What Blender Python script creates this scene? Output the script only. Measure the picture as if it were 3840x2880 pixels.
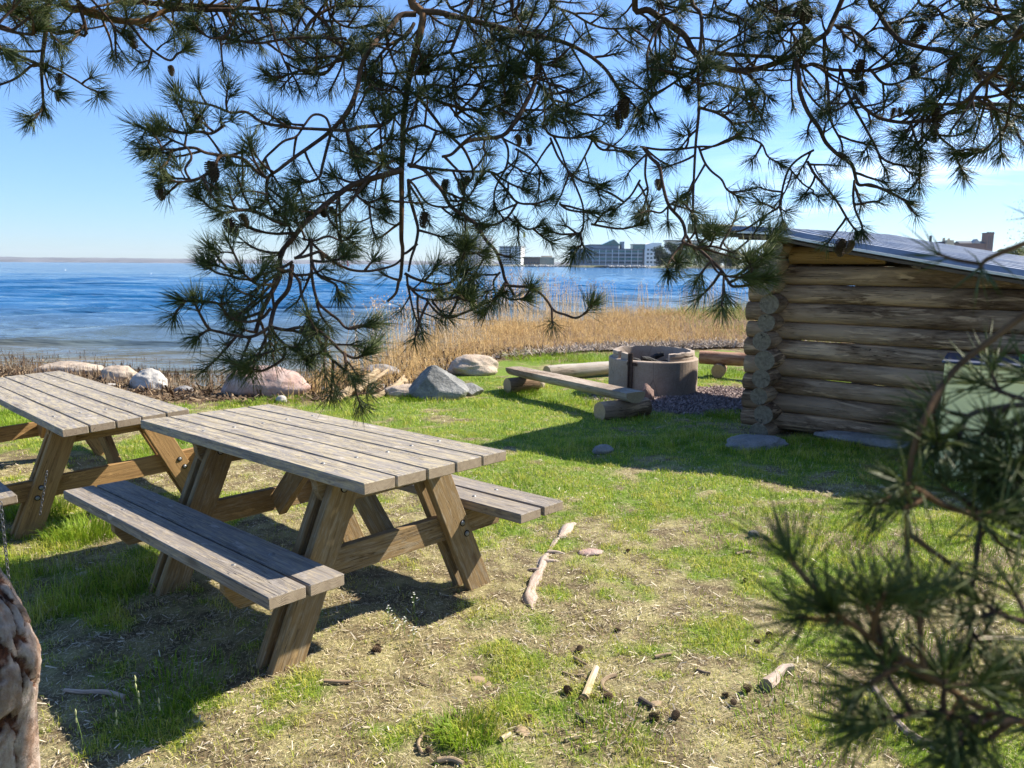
import bpy, bmesh, math, random
import numpy as np
from mathutils import Vector, Matrix, noise as mnoise
random.seed(7); rng = np.random.default_rng(7)
for o in list(bpy.data.objects): bpy.data.objects.remove(o)
S = bpy.context.scene; COL = S.collection

# ------------------------------------------------------------------ camera
CZ = 1.60; F = 2812.0; ROLL = 0.0065; PITCH = math.atan((1440-994)/F)
_c, _s = math.cos(PITCH), math.sin(PITCH)
FW = Vector((0, _c, -_s)); UP0 = Vector((0, _s, _c)); RT0 = Vector((1, 0, 0))
RT = RT0*math.cos(ROLL) + UP0*math.sin(ROLL)
UPV = -RT0*math.sin(ROLL) + UP0*math.cos(ROLL)
CAM = Vector((0, 0, CZ))
cd = bpy.data.cameras.new('camera'); cam = bpy.data.objects.new('camera', cd); COL.objects.link(cam)
cam.matrix_world = Matrix(((RT.x, UPV.x, -FW.x, 0), (RT.y, UPV.y, -FW.y, 0), (RT.z, UPV.z, -FW.z, CZ), (0, 0, 0, 1)))
cd.sensor_width = 36; cd.lens = F/3840*36; cd.clip_start = 0.03; cd.clip_end = 30000
cd.dof.use_dof = True; cd.dof.focus_distance = 2.7; cd.dof.aperture_fstop = 8.0
S.camera = cam
S.render.resolution_x = 1024; S.render.resolution_y = 768

# ------------------------------------------------------------------ sun, sky, exposure
SUN_AZ, SUN_EL = math.radians(65.5), math.radians(41.5)      # azimuth clockwise from +Y
sun_dir = Vector((math.sin(SUN_AZ)*math.cos(SUN_EL), math.cos(SUN_AZ)*math.cos(SUN_EL), math.sin(SUN_EL)))
sl = bpy.data.lights.new('sun', 'SUN'); sl.energy = 5.0; sl.angle = math.radians(0.53); sl.color = (1.0, 0.93, 0.80)
so = bpy.data.objects.new('sun', sl); COL.objects.link(so)
so.rotation_euler = sun_dir.to_track_quat('Z', 'Y').to_euler(); so.location = (0, 0, 20)
W = bpy.data.worlds.new('World'); S.world = W; W.use_nodes = True
wn = W.node_tree; wn.nodes.clear()
def wnode(t, **k):
    n = wn.nodes.new(t)
    for a, b in k.items(): setattr(n, a, b)
    return n
sky = wnode('ShaderNodeTexSky', sky_type='NISHITA', sun_disc=False, sun_elevation=SUN_EL, sun_rotation=SUN_AZ,
            altitude=0, air_density=1.0, dust_density=0.1, ozone_density=3.0)
bg = wnode('ShaderNodeBackground'); bg.inputs[1].default_value = 0.098
wo = wnode('ShaderNodeOutputWorld')
tc = wnode('ShaderNodeTexCoord'); mp = wnode('ShaderNodeMapping'); mp.inputs['Scale'].default_value = (1.6, 1.6, 16)
nz = wnode('ShaderNodeTexNoise'); nz.inputs['Scale'].default_value = 1.5; nz.inputs['Detail'].default_value = 7
nz.inputs['Roughness'].default_value = .62; nz.inputs['Distortion'].default_value = .4
wn.links.new(tc.outputs['Generated'], mp.inputs[0]); wn.links.new(mp.outputs[0], nz.inputs['Vector'])
rmp = wnode('ShaderNodeMapRange'); rmp.inputs[1].default_value = .48; rmp.inputs[2].default_value = .68
wn.links.new(nz.outputs[0], rmp.inputs[0])
sx = wnode('ShaderNodeSeparateXYZ'); wn.links.new(tc.outputs['Generated'], sx.inputs[0])
lo = wnode('ShaderNodeMapRange'); lo.inputs[1].default_value = .0; lo.inputs[2].default_value = .05; wn.links.new(sx.outputs[2], lo.inputs[0])
hi = wnode('ShaderNodeMapRange'); hi.inputs[1].default_value = .22; hi.inputs[2].default_value = .10; wn.links.new(sx.outputs[2], hi.inputs[0])
rx = wnode('ShaderNodeMapRange'); rx.inputs[1].default_value = .15; rx.inputs[2].default_value = .45; wn.links.new(sx.outputs[0], rx.inputs[0])
def wmul(a, b):
    m = wnode('ShaderNodeMath', operation='MULTIPLY'); wn.links.new(a, m.inputs[0]); wn.links.new(b, m.inputs[1]); return m.outputs[0]
cm = wmul(wmul(rmp.outputs[0], lo.outputs[0]), wmul(hi.outputs[0], rx.outputs[0]))
cs = wnode('ShaderNodeMath', operation='MULTIPLY'); cs.inputs[1].default_value = .42; wn.links.new(cm, cs.inputs[0])
mxw = wnode('ShaderNodeMix', data_type='RGBA'); mxw.inputs['B'].default_value = (11, 11.6, 12.4, 1)
tint = wnode('ShaderNodeMix', data_type='RGBA', blend_type='MULTIPLY'); tint.inputs['Factor'].default_value = 1; tint.inputs['B'].default_value = (.80, .97, 1.24, 1)
wn.links.new(sky.outputs[0], tint.inputs['A'])
sx0 = wnode('ShaderNodeSeparateXYZ'); wn.links.new(tc.outputs['Generated'], sx0.inputs[0])
vr = wnode('ShaderNodeValToRGB'); wn.links.new(sx0.outputs[2], vr.inputs[0]); cr0 = vr.color_ramp
cr0.elements[0].position = 0; cr0.elements[0].color = (.44, .56, .78, 1); cr0.elements[1].position = .42; cr0.elements[1].color = (.72, .84, 1.0, 1)
el_ = cr0.elements.new(.16); el_.color = (.53, .68, .92, 1)
wn.links.new(vr.outputs[0], tint.inputs['B'])
wn.links.new(cs.outputs[0], mxw.inputs['Factor']); wn.links.new(tint.outputs['Result'], mxw.inputs['A'])
wn.links.new(mxw.outputs['Result'], bg.inputs[0]); wn.links.new(bg.outputs[0], wo.inputs[0])
S.view_settings.view_transform = 'Standard'; S.view_settings.look = 'None'
S.view_settings.exposure = 1.2; S.view_settings.gamma = 1; S.view_settings.use_curve_mapping = False
S.render.engine = 'CYCLES'
S.cycles.max_bounces = 8; S.cycles.transparent_max_bounces = 12; S.cycles.volume_bounces = 0

# ------------------------------------------------------------------ helpers
def ray(u, v):
    "direction through photograph pixel (3840 wide), forward component 1"
    return FW + RT*((u-1920)/F) - UPV*((v-1440)/F)
def P(u, v, d): return CAM + ray(u, v)*d
DS = 3840/2212.0
def PD(x, y, d): return P(x*DS, y*DS, d)

def lattice(seed, n=256): return np.random.default_rng(seed).random((n, n))
_L = [lattice(100+i) for i in range(8)]
def vnoise(x, y, k=0):
    L = _L[k % 8]; xi = np.floor(x).astype(int); yi = np.floor(y).astype(int)
    fx = x-xi; fy = y-yi; fx = fx*fx*(3-2*fx); fy = fy*fy*(3-2*fy)
    a = L[xi % 256, yi % 256]; b = L[(xi+1) % 256, yi % 256]; c = L[xi % 256, (yi+1) % 256]; d = L[(xi+1) % 256, (yi+1) % 256]
    return (a*(1-fx)+b*fx)*(1-fy) + (c*(1-fx)+d*fx)*fy
def fbm(x, y, k=0, o=4):
    s = 0; a = .5; t = 0
    for i in range(o):
        s = s + a*vnoise(x*2**i+17.3*i, y*2**i+9.1*i, k+i); t += a; a *= .55
    return s/t
def sstep(a, b, x):
    t = np.clip((x-a)/(b-a), 0, 1); return t*t*(3-2*t)

WATER = -0.30
def hplain(x, y):
    return -0.025*np.maximum(0, y-3.2) + 0.004*np.clip(x, -20, 20) + .035*(1-sstep(6, 9, y))
def iplane(u, v, z):
    r = ray(u, v); t = (z-CZ)/r.z; return CAM + r*t
# shoreline traced on the water plane
_shp = [iplane(x*DS, y*DS, WATER) for x, y in ((-900, 748), (-300, 768), (0, 782), (250, 800), (440, 822), (620, 818), (770, 800), (860, 776), (930, 742), (1010, 716), (1210, 690), (1400, 675), (1590, 667))]
SH = [(-9000, 2500), (-400, 90), (-60, 24)] + [(p.x, p.y) for p in _shp] + [(22, 40), (45, 70), (90, 150), (230, 470), (420, 560), (9000, 900)]
SHX = np.array([a for a, b in SH]); SHY = np.array([b for a, b in SH])
def sdist(x, y):
    "signed distance to the shoreline, positive on land"
    x = np.asarray(x, float); y = np.asarray(y, float)
    best = np.full(x.shape, 1e9)
    for i in range(len(SH)-1):
        ax, ay = SH[i]; bx, by = SH[i+1]; dx, dy = bx-ax, by-ay
        t = np.clip(((x-ax)*dx+(y-ay)*dy)/(dx*dx+dy*dy), 0, 1)
        best = np.minimum(best, np.hypot(x-ax-t*dx, y-ay-t*dy))
    sg = np.where(y < np.interp(x, SHX, SHY), 1, -1)
    return best*sg
def H(x, y):
    x = np.asarray(x, float); y = np.asarray(y, float)
    d = sdist(x, y) + (fbm(x*.9, y*.9, 3)-.5)*.7*(np.abs(y) < 60)
    hp = np.maximum(hplain(x, y), WATER+.12)
    land = WATER + (hp-WATER)*sstep(0, 2.3, d)
    sea = WATER + np.maximum(d*.09, -2.5)
    z = np.where(d > 0, land, sea)
    near = (np.abs(x) < 40) & (y < 60)
    return z + np.where(near, (fbm(x*1.3, y*1.3, 1)-.5)*.05 + (fbm(x*7, y*7, 2)-.5)*.018, 0)
def h1(x, y): return float(H(np.array([x]), np.array([y]))[0])
def at(u, v):
    "point of the ground seen at a photograph pixel"
    r = ray(u, v); z = -.1
    for _ in range(12):
        t = (z-CZ)/r.z; p = CAM+r*t; z = .5*z+.5*h1(p.x, p.y)
    t = (z-CZ)/r.z; p = CAM+r*t
    return Vector((p.x, p.y, h1(p.x, p.y)))
def atd(x, y): return at(x*DS, y*DS)

def tag(o, label=None, cat=None, group=None, kind=None):
    if label: o['label'] = label
    if cat: o['category'] = cat
    if group: o['group'] = group
    if kind: o['kind'] = kind
    return o
def empty(name, loc, rz=0, **k):
    o = bpy.data.objects.new(name, None); COL.objects.link(o); o.location = loc; o.rotation_euler = (0, 0, rz)
    o.empty_display_size = .1
    return tag(o, **k)
class MB:
    def __init__(s): s.v = []; s.f = []; s.m = []; s.g = []; s.sm = []
    def add(s, vs, fs, mi=0, g=None, smooth=False):
        b = len(s.v); s.v += [tuple(p) for p in vs]
        s.g += [tuple(p) for p in (g if g is not None else vs)]
        for i, f in enumerate(fs):
            s.f.append(tuple(b+k for k in f)); s.m.append(mi if isinstance(mi, int) else mi[i])
            s.sm.append(smooth if isinstance(smooth, bool) else smooth[i])
    def box(s, lo, hi, M=None, mi=0):
        x0, y0, z0 = lo; x1, y1, z1 = hi
        vs = [Vector(p) for p in ((x0,y0,z0),(x1,y0,z0),(x1,y1,z0),(x0,y1,z0),(x0,y0,z1),(x1,y0,z1),(x1,y1,z1),(x0,y1,z1))]
        g = [tuple(p) for p in vs]
        if M is not None: vs = [M @ p for p in vs]
        s.add(vs, [(0,3,2,1),(4,5,6,7),(0,1,5,4),(1,2,6,5),(2,3,7,6),(3,0,4,7)], mi, g)
    def build(s, name, mats, parent=None, **k):
        me = bpy.data.meshes.new(name); me.from_pydata(s.v, [], s.f)
        if not isinstance(mats, (list, tuple)): mats = [mats]
        for m in mats: me.materials.append(m)
        me.polygons.foreach_set('material_index', s.m); me.polygons.foreach_set('use_smooth', s.sm)
        a = me.attributes.new('gr', 'FLOAT_VECTOR', 'POINT'); a.data.foreach_set('vector', np.array(s.g, 'f').ravel())
        me.update()
        o = bpy.data.objects.new(name, me); COL.objects.link(o)
        if parent is not None: o.parent = parent
        return tag(o, **k)
def arrmesh(name, V, F3, F4, mat, parent=None, col=None, smooth=False, **k):
    "fast mesh from numpy arrays: V (n,3), F3 (a,3), F4 (b,4), per vertex colour"
    me = bpy.data.meshes.new(name); n = len(V); a = len(F3); b = len(F4)
    me.vertices.add(n); me.vertices.foreach_set('co', np.asarray(V, 'f').ravel())
    li = np.concatenate([np.asarray(F4, 'i').ravel(), np.asarray(F3, 'i').ravel()]) if a and b else (np.asarray(F3, 'i').ravel() if a else np.asarray(F4, 'i').ravel())
    me.loops.add(len(li)); me.loops.foreach_set('vertex_index', li.astype('i'))
    me.polygons.add(a+b)
    st = np.concatenate([np.arange(b)*4, 4*b+np.arange(a)*3]).astype('i')
    me.polygons.foreach_set('loop_start', st)
    me.update(calc_edges=True)
    if smooth: me.polygons.foreach_set('use_smooth', np.ones(a+b, bool))
    me.materials.append(mat)
    if col is not None:
        at_ = me.attributes.new('col', 'FLOAT_COLOR', 'POINT')
        c4 = np.ones((n, 4), 'f'); c4[:, :3] = col; at_.data.foreach_set('color', c4.ravel())
    me.validate()
    o = bpy.data.objects.new(name, me); COL.objects.link(o)
    if parent is not None: o.parent = parent
    return tag(o, **k)
def catmull(pts, sub=4):
    pts = [Vector(p) for p in pts]
    if len(pts) < 3 or sub < 2: return pts
    q = [pts[0]*2-pts[1]] + pts + [pts[-1]*2-pts[-2]]; out = []
    for i in range(1, len(q)-2):
        a, b, c, d = q[i-1:i+3]
        for k in range(sub):
            t = k/sub
            out.append(.5*((2*b)+(c-a)*t+(2*a-5*b+4*c-d)*t*t+(3*b-a-3*c+d)*t**3))
    out.append(pts[-1]); return out
def tube(mb, pts, radii, n=8, mi=0, capmi=None, off=0, wob=0, smooth=True, cap=True):
    pts = [Vector(p) for p in pts]; m = len(pts)
    if not hasattr(radii, '__len__'): radii = [radii]*m
    if len(radii) == 2 and m > 2: radii = [radii[0]+(radii[1]-radii[0])*i/(m-1) for i in range(m)]
    vs = []; gs = []; nrm = None; L = 0
    for i, p in enumerate(pts):
        t = (pts[min(i+1, m-1)]-pts[max(i-1, 0)]).normalized()
        if nrm is None:
            nrm = t.orthogonal().normalized()
        nrm = (nrm-t*nrm.dot(t))
        nrm = nrm.normalized() if nrm.length > 1e-6 else t.orthogonal().normalized()
        bi = t.cross(nrm)
        if i: L += (p-pts[i-1]).length
        for j in range(n):
            a = 2*math.pi*j/n; r = radii[i]
            if wob: r *= 1+wob*(mnoise.noise(Vector((L*3+off, math.cos(a)*1.3+off, math.sin(a)*1.3)))+.5*mnoise.noise(Vector((L*9+off, math.cos(a)*3, math.sin(a)*3+off))))
            vs.append(p+(nrm*math.cos(a)+bi*math.sin(a))*r); gs.append((L+off*3.7, math.cos(a)*r+off, math.sin(a)*r+off*.37))
    fs = [(i*n+j, i*n+(j+1) % n, (i+1)*n+(j+1) % n, (i+1)*n+j) for i in range(m-1) for j in range(n)]
    mb.add(vs, fs, mi, gs, smooth)
    if cap:
        cm_ = mi if capmi is None else capmi
        for i, rev in ((0, True), (m-1, False)):
            ring = [vs[i*n+j] for j in range(n)]; g = [(0+off, math.cos(2*math.pi*j/n)*radii[i], math.sin(2*math.pi*j/n)*radii[i]) for j in range(n)]
            c = sum(ring, Vector())/n
            fs2 = [(n, (j+1) % n, j) if rev else (n, j, (j+1) % n) for j in range(n)]
            mb.add(ring+[c], fs2, cm_, g+[(off, 0, 0)], False)
def board(mb, M, L, Wd, T, seed, b=.004, mi=0, emi=1, warp=.0, seg=8):
    "chamfered plank, length along local X"
    sec = []
    hw, ht = Wd/2, T/2
    xs = [(-L/2, b*.9)] + [(-L/2+b+(L-2*b)*i/seg, 0) for i in range(seg+1)] + [(L/2, b*.9)]
    off = (seed*7.31 % 50, seed*3.77 % 31, seed*1.93 % 17)
    vs = []; gs = []
    for k, (x, ins) in enumerate(xs):
        w_, t_ = hw-ins, ht-ins; c = b if not ins else b*.5
        wz = warp*mnoise.noise(Vector((x*1.2+seed*3.1, seed, 0))); wy = warp*mnoise.noise(Vector((x*1.1+seed*5.1, seed, 7)))
        for y, z in ((-w_, -t_+c), (-w_, t_-c), (-w_+c, t_), (w_-c, t_), (w_, t_-c), (w_, -t_+c), (w_-c, -t_), (-w_+c, -t_)):
            vs.append(M @ Vector((x, y+wy, z+wz))); gs.append((x+off[0], y+off[1], z+off[2]))
    m = len(xs); n = 8
    fs = [(i*n+j, (i+1)*n+j, (i+1)*n+(j+1) % n, i*n+(j+1) % n) for i in range(m-1) for j in range(n)]
    mb.add(vs, fs, mi, gs, False)
    for i, rev in ((0, False), (m-1, True)):
        ring = vs[i*n:(i+1)*n]; g = [(seed*3.3, q[1], q[2]) for q in gs[i*n:(i+1)*n]]
        idx = tuple(range(n)); mb.add(ring, [idx[::-1] if rev else idx], emi, g, False)
def Tm(loc, rot=(0, 0, 0)):
    from mathutils import Euler
    return Matrix.Translation(Vector(loc)) @ Euler(rot).to_matrix().to_4x4()
def copy_tree(o, parent=None, loc=None, rot=None, scale=None, label=None):
    c = o.copy(); COL.objects.link(c)
    if parent is not None: c.parent = parent
    if loc is not None: c.location = loc
    if rot is not None: c.rotation_euler = rot
    if scale is not None: c.scale = scale
    if label: c['label'] = label
    for ch in list(o.children):
        copy_tree(ch, c)
    return c

# ------------------------------------------------------------------ materials
class NT:
    def __init__(s, name, rough=.8, spec=.3):
        s.m = bpy.data.materials.new(name); s.m.use_nodes = True; s.t = s.m.node_tree
        s.b = s.t.nodes['Principled BSDF']; s.b.inputs['Roughness'].default_value = rough
        s.b.inputs['Specular IOR Level'].default_value = spec; s.out = s.t.nodes['Material Output']
    def n(s, ty, ins=None, **k):
        x = s.t.nodes.new(ty)
        for a, b in k.items(): setattr(x, a, b)
        for a, b in (ins or {}).items(): s.put(x.inputs[a], b)
        return x
    def put(s, sock, v):
        if hasattr(v, 'links') or hasattr(v, 'is_output'): s.t.links.new(v, sock)
        else:
            if isinstance(v, tuple) and len(v) == 3 and sock.type == 'RGBA': v = (*v, 1)
            sock.default_value = v
    def attr(s, a): return s.n('ShaderNodeAttribute', attribute_name=a)
    def coord(s, w='Object'): return s.n('ShaderNodeTexCoord').outputs[w]
    def geo(s): return s.n('ShaderNodeNewGeometry').outputs['Position']
    def map(s, v, sc=(1, 1, 1), lo=(0, 0, 0)): return s.n('ShaderNodeMapping', {'Vector': v, 'Scale': sc, 'Location': lo}).outputs[0]
    def noise(s, v, sc=5., det=6., ro=.6, dis=0.): return s.n('ShaderNodeTexNoise', {'Vector': v, 'Scale': sc, 'Detail': det, 'Roughness': ro, 'Distortion': dis}).outputs[0]
    def rng(s, v, a, b, c=0., d=1.): return s.n('ShaderNodeMapRange', {0: v, 1: a, 2: b, 3: c, 4: d}).outputs[0]
    def mix(s, f, a, b):
        x = s.n('ShaderNodeMix', data_type='RGBA'); s.put(x.inputs['Factor'], f); s.put(x.inputs['A'], a); s.put(x.inputs['B'], b); return x.outputs['Result']
    def math(s, op, a, b=0.): return s.n('ShaderNodeMath', {0: a, 1: b}, operation=op).outputs[0]
    def mul(s, a, b): return s.n('ShaderNodeMix', {'Factor': 1., 'A': a, 'B': b}, data_type='RGBA', blend_type='MULTIPLY') if 0 else s._mul(a, b)
    def _mul(s, a, b):
        x = s.n('ShaderNodeMix', data_type='RGBA', blend_type='MULTIPLY'); x.inputs['Factor'].default_value = 1
        s.put(x.inputs['A'], a); s.put(x.inputs['B'], b); return x.outputs['Result']
    def col(s, c): s.put(s.b.inputs['Base Color'], c)
    def bump(s, h, st=.5, di=.01, nrm=None):
        x = s.n('ShaderNodeBump', {'Strength': st, 'Distance': di, 'Height': h})
        if nrm is not None: s.put(x.inputs['Normal'], nrm)
        s.t.links.new(x.outputs[0], s.b.inputs['Normal']); return x.outputs[0]

def wood(name, base, alt, dark, alt_lo=.45, alt_hi=.62, crack=1., knots=True, rough=.85):
    N = NT(name, rough, .2); g = N.attr('gr').outputs['Vector']
    fine = N.noise(N.map(g, (6, 160, 160)), 1., 5, .65, .3)
    grain = N.noise(N.map(g, (2.2, 45, 45)), 1., 6, .7, .8)
    big = N.noise(N.map(g, (9, 42, 42)), 1., 6, .7, 1.2)
    c = N.mix(N.rng(big, alt_lo, alt_hi), base, alt)
    c = N.mix(N.rng(grain, .5, .72, 0, .75), c, dark)
    c = N._mul(c, N.n('ShaderNodeValToRGB', {0: fine}).outputs[0]) if 0 else N.mix(N.rng(fine, .35, .7, .0, .45), c, tuple(x*.45 for x in dark))
    cr = N.noise(N.map(g, (1.3, 70, 70)), 1., 3, .5, 1.2)
    crk = N.rng(N.math('ABSOLUTE', N.math('SUBTRACT', cr, .5)), .0, .018, 1., 0.)
    sp = N.rng(N.noise(N.map(g, (1.2, 5, 5)), 1., 2), .45, .6)
    crk = N.math('MULTIPLY', crk, N.math('MULTIPLY', sp, crack))
    c = N.mix(crk, c, tuple(x*.25 for x in dark))
    if knots:
        v = N.n('ShaderNodeTexVoronoi', {'Vector': N.map(g, (1.6, 5.5, 5.5)), 'Scale': 1.}, feature='F1').outputs['Distance']
        c = N.mix(N.rng(v, .05, .13, .8, 0.), c, dark)
    pv = N.noise(N.map(g, (7, 20, 20), (4, 4, 4)), 1., 5, .6); c = N.mix(N.rng(pv, .62, .70, 0, .55), c, tuple(min(1, x*1.7) for x in base)); c = N.mix(N.rng(pv, .36, .30, 0, .6), c, dark)
    N.col(c)
    hgt = N.math('SUBTRACT', N.math('ADD', N.math('MULTIPLY', fine, .6), grain), N.math('MULTIPLY', crk, 1.5))
    N.bump(hgt, .55, .004)
    return N.m
def endgrain(name, base, dark):
    N = NT(name, .85, .2); g = N.attr('gr').outputs['Vector']; sx = N.n('ShaderNodeSeparateXYZ', {0: g})
    yy = N.math('SUBTRACT', N.math('PINGPONG', sx.outputs[1], .09), .045); zz = N.math('ADD', N.math('PINGPONG', sx.outputs[2], .05), .012)
    r_ = N.math('SQRT', N.math('ADD', N.math('MULTIPLY', yy, yy), N.math('MULTIPLY', zz, zz))); nz_ = N.noise(g, 20., 3)
    ring_ = N.math('SINE', N.math('ADD', N.math('MULTIPLY', r_, 1300.), N.math('MULTIPLY', nz_, 5.)))
    c = N.mix(N.rng(ring_, -.4, 1., 0, .55), base, dark)
    t = N.math('ABSOLUTE', N.math('SINE', N.math('ADD', N.math('MULTIPLY', N.math('ARCTAN2', yy, zz), 3.), N.math('MULTIPLY', nz_, 4.))))
    cr = N.math('MULTIPLY', N.rng(t, 0, .07, 1, 0), N.rng(N.noise(g, 9., 1), .45, .6)); c = N.mix(cr, c, tuple(x*.3 for x in dark))
    N.col(N.mix(N.rng(N.noise(g, 35., 5, .7), .4, .7, 0, .6), c, dark)); N.bump(ring_, .3, .002); return N.m
def plain(name, c, rough=.8, spec=.3, var=.25, sc=8., bump=.2, bd=.01, metal=0., coord='Object'):
    N = NT(name, rough, spec); g = N.coord(coord) if coord != 'gr' else N.attr('gr').outputs['Vector']
    n = N.noise(g, sc, 6)
    N.col(N.mix(N.rng(n, .3, .7), tuple(x*(1-var) for x in c), tuple(min(1, x*(1+var)) for x in c)))
    N.b.inputs['Metallic'].default_value = metal
    if bump: N.bump(n, bump, bd)
    return N.m
def colattr(name, rough=.6, spec=.25, transl=.0):
    N = NT(name, rough, spec); a = N.attr('col').outputs['Color']; N.col(a)
    if transl:
        tr = N.n('ShaderNodeBsdfTranslucent', {'Color': a}); mx = N.n('ShaderNodeMixShader', {0: transl, 1: N.b.outputs[0], 2: tr.outputs[0]})
        N.t.links.new(mx.outputs[0], N.out.inputs['Surface'])
    return N.m

M_top = wood('weathered_plank', (.30, .272, .25), (.46, .39, .27), (.10, .08, .066), .44, .56)
M_bench = wood('weathered_bench_plank', (.27, .24, .215), (.37, .31, .23), (.10, .08, .068), .47, .6)
M_leg = wood('impregnated_leg_wood', (.27, .18, .085), (.32, .25, .16), (.10, .06, .03), .48, .62)
M_leg2 = wood('newer_leg_wood', (.40, .24, .10), (.33, .21, .09), (.17, .09, .035), .5, .7)
M_end = endgrain('plank_end_grain', (.38, .30, .21), (.17, .12, .08))
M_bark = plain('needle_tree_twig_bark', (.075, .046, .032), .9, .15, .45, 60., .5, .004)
M_limb = plain('sunlit_orange_bark', (.14, .075, .035), .9, .15, .45, 30., .6, .006)  # lighter than the twig bark, sunlight put into the colour
M_bolt = plain('galvanised_bolt', (.22, .22, .22), .55, .4, .3, 60., 0, metal=.7)
M_black = plain('dark_recess', (.012, .011, .010), .9, .1, .2, 10., 0)
# ================================================================== GROUND, WATER, FAR LAND
def lawnY():
    pts = [(-500, 900), (-250, 885), (0, 872), (250, 868), (430, 868), (500, 864), (620, 866), (720, 866), (860, 846), (930, 828), (1010, 792), (1100, 776), (1210, 768), (1330, 760), (1480, 757), (1600, 754), (1900, 748), (2500, 742)]
    q = [iplane(x*DS, y*DS, -.16) for x, y in pts]
    return np.array([p.x for p in q]), np.array([p.y for p in q])
LX, LY = lawnY()
RING = at(2466, 1482); RING.y += .42
def zones(x, y):
    ly = np.interp(x, LX, LY)
    e = (fbm(x*1.6, y*1.6, 5)-.5)*1.0
    lawn = sstep(-.15, .25, ly-y+e*.7)                      # 1 on lawn
    gd = np.hypot((x-RING.x-.75)/1.75, (y-RING.y+.75)/1.15)
    gravel = 1-sstep(.85, 1.12, gd+e*.35)
    n1 = fbm(x*1.6+3, y*1.6, 2); n2 = fbm(x*5.2, y*5.2+5, 4); n3 = fbm(x*.45+9, y*.45, 6)
    dens = .5*n1+.5*n2
    # worn earth round and beneath the tables, lusher grass further away and in the shelter's lee
    worn = np.exp(-(((x+1.2)/1.6)**2+((y-3.6)/1.1)**2))*.17 + np.exp(-(((x+.9)/.9)**2+((y-2.3)/.5)**2))*.12
    lush = .16*sstep(4.3, 7.2, y) + .12*np.exp(-(((x-1.2)/1.5)**2+((y-5.6)/.9)**2)) + .30*np.exp(-(((x+2.25)/.55)**2+((y-3.45)/.42)**2)) + .07*(n3-.5)
    g = sstep(.38, .60, dens+lush*.42-worn*.75+.0+.14*(fbm(x*13, y*13, 1)-.5))
    return lawn, gravel, g, n1, n2
def axis(lo, hi, step, far, k=1.22):
    a = list(np.arange(lo, hi, step)); s = step; x = hi
    while x < far: a.append(x); s *= k; x += s
    a.append(far); s = step; x = lo-step; pre = []
    while x > -far: pre.append(x); s *= k; x -= s
    pre.append(-far); return np.array(pre[::-1]+a)
gx = axis(-9, 9, .07, 9500); gy = axis(1.0, 16, .07, 9500); gy = gy[gy > -400]
X, Y = np.meshgrid(gx, gy); Z = H(X, Y)
nx, ny = len(gx), len(gy)
lawn, gravel, gd_, n1, n2 = zones(X, Y)
Z = Z + np.where((np.abs(X) < 12) & (Y < 20), gravel*.02*(fbm(X*14, Y*14, 1)-.5) + (1-lawn)*(1-gravel)*.05*(fbm(X*6, Y*6, 6)-.45), 0)
idx = np.arange(nx*ny).reshape(ny, nx)
Q = np.stack([idx[:-1, :-1], idx[:-1, 1:], idx[1:, 1:], idx[1:, :-1]], -1).reshape(-1, 4)
colz = np.stack([lawn, gravel, gd_], -1).reshape(-1, 3)
NG = NT('ground', .95, .1); pos = NG.geo(); zc = NG.attr('col').outputs['Color']
sp = NG.n('ShaderNodeSeparateColor', {0: zc})
nf = NG.noise(pos, 45., 6, .7); nm = NG.noise(pos, 7., 6, .65); nb = NG.noise(pos, 1.2, 5)
st = NG.noise(NG.map(pos, (1, 1, 1)), 140., 3, .8)
soil = NG.mix(NG.rng(nf, .35, .65), (.075, .05, .032), (.20, .14, .095))
straw = NG.mix(NG.rng(st, .35, .65), (.24, .19, .09), (.42, .37, .19))
dry = NG.mix(NG.rng(nm, .42, .62), soil, straw)
green = NG.mix(NG.rng(nf, .3, .7), (.05, .10, .012), (.20, .29, .035))
lawnc = NG.mix(NG.rng(NG.math('ADD', sp.outputs[2], NG.math('SUBTRACT', nf, .5)), .25, .85, .1, .9), dry, green)
v = NG.n('ShaderNodeTexVoronoi', {'Vector': pos, 'Scale': 55.}, feature='F1')
gcol = NG.mix(NG.rng(v.outputs['Color'] if 0 else NG.noise(pos, 60., 2), .3, .7), (.13, .095, .09), (.34, .27, .25))
wrack = NG.mix(NG.rng(nm, .4, .6), (.045, .028, .016), (.20, .13, .075))
wrack = NG.mix(NG.rng(nf, .5, .75, 0, .8), wrack, (.33, .25, .17))
c = NG.mix(sp.outputs[0], wrack, lawnc); c = NG.mix(sp.outputs[1], c, gcol)
sz = NG.n('ShaderNodeSeparateXYZ', {0: pos})
c = NG.mix(NG.rng(sz.outputs[2], WATER-.02, WATER+.05, .75, 0), c, NG.mix(NG.rng(nb, .4, .6), (.07, .06, .03), (.16, .13, .07)))
NG.col(c); NG.bump(NG.math('ADD', nf, NG.math('MULTIPLY', st, .5)), .8, .012)
ground = arrmesh('ground', np.stack([X, Y, Z], -1).reshape(-1, 3), np.zeros((0, 3), 'i'), Q, NG.m, None, colz, True, kind='structure')

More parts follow.
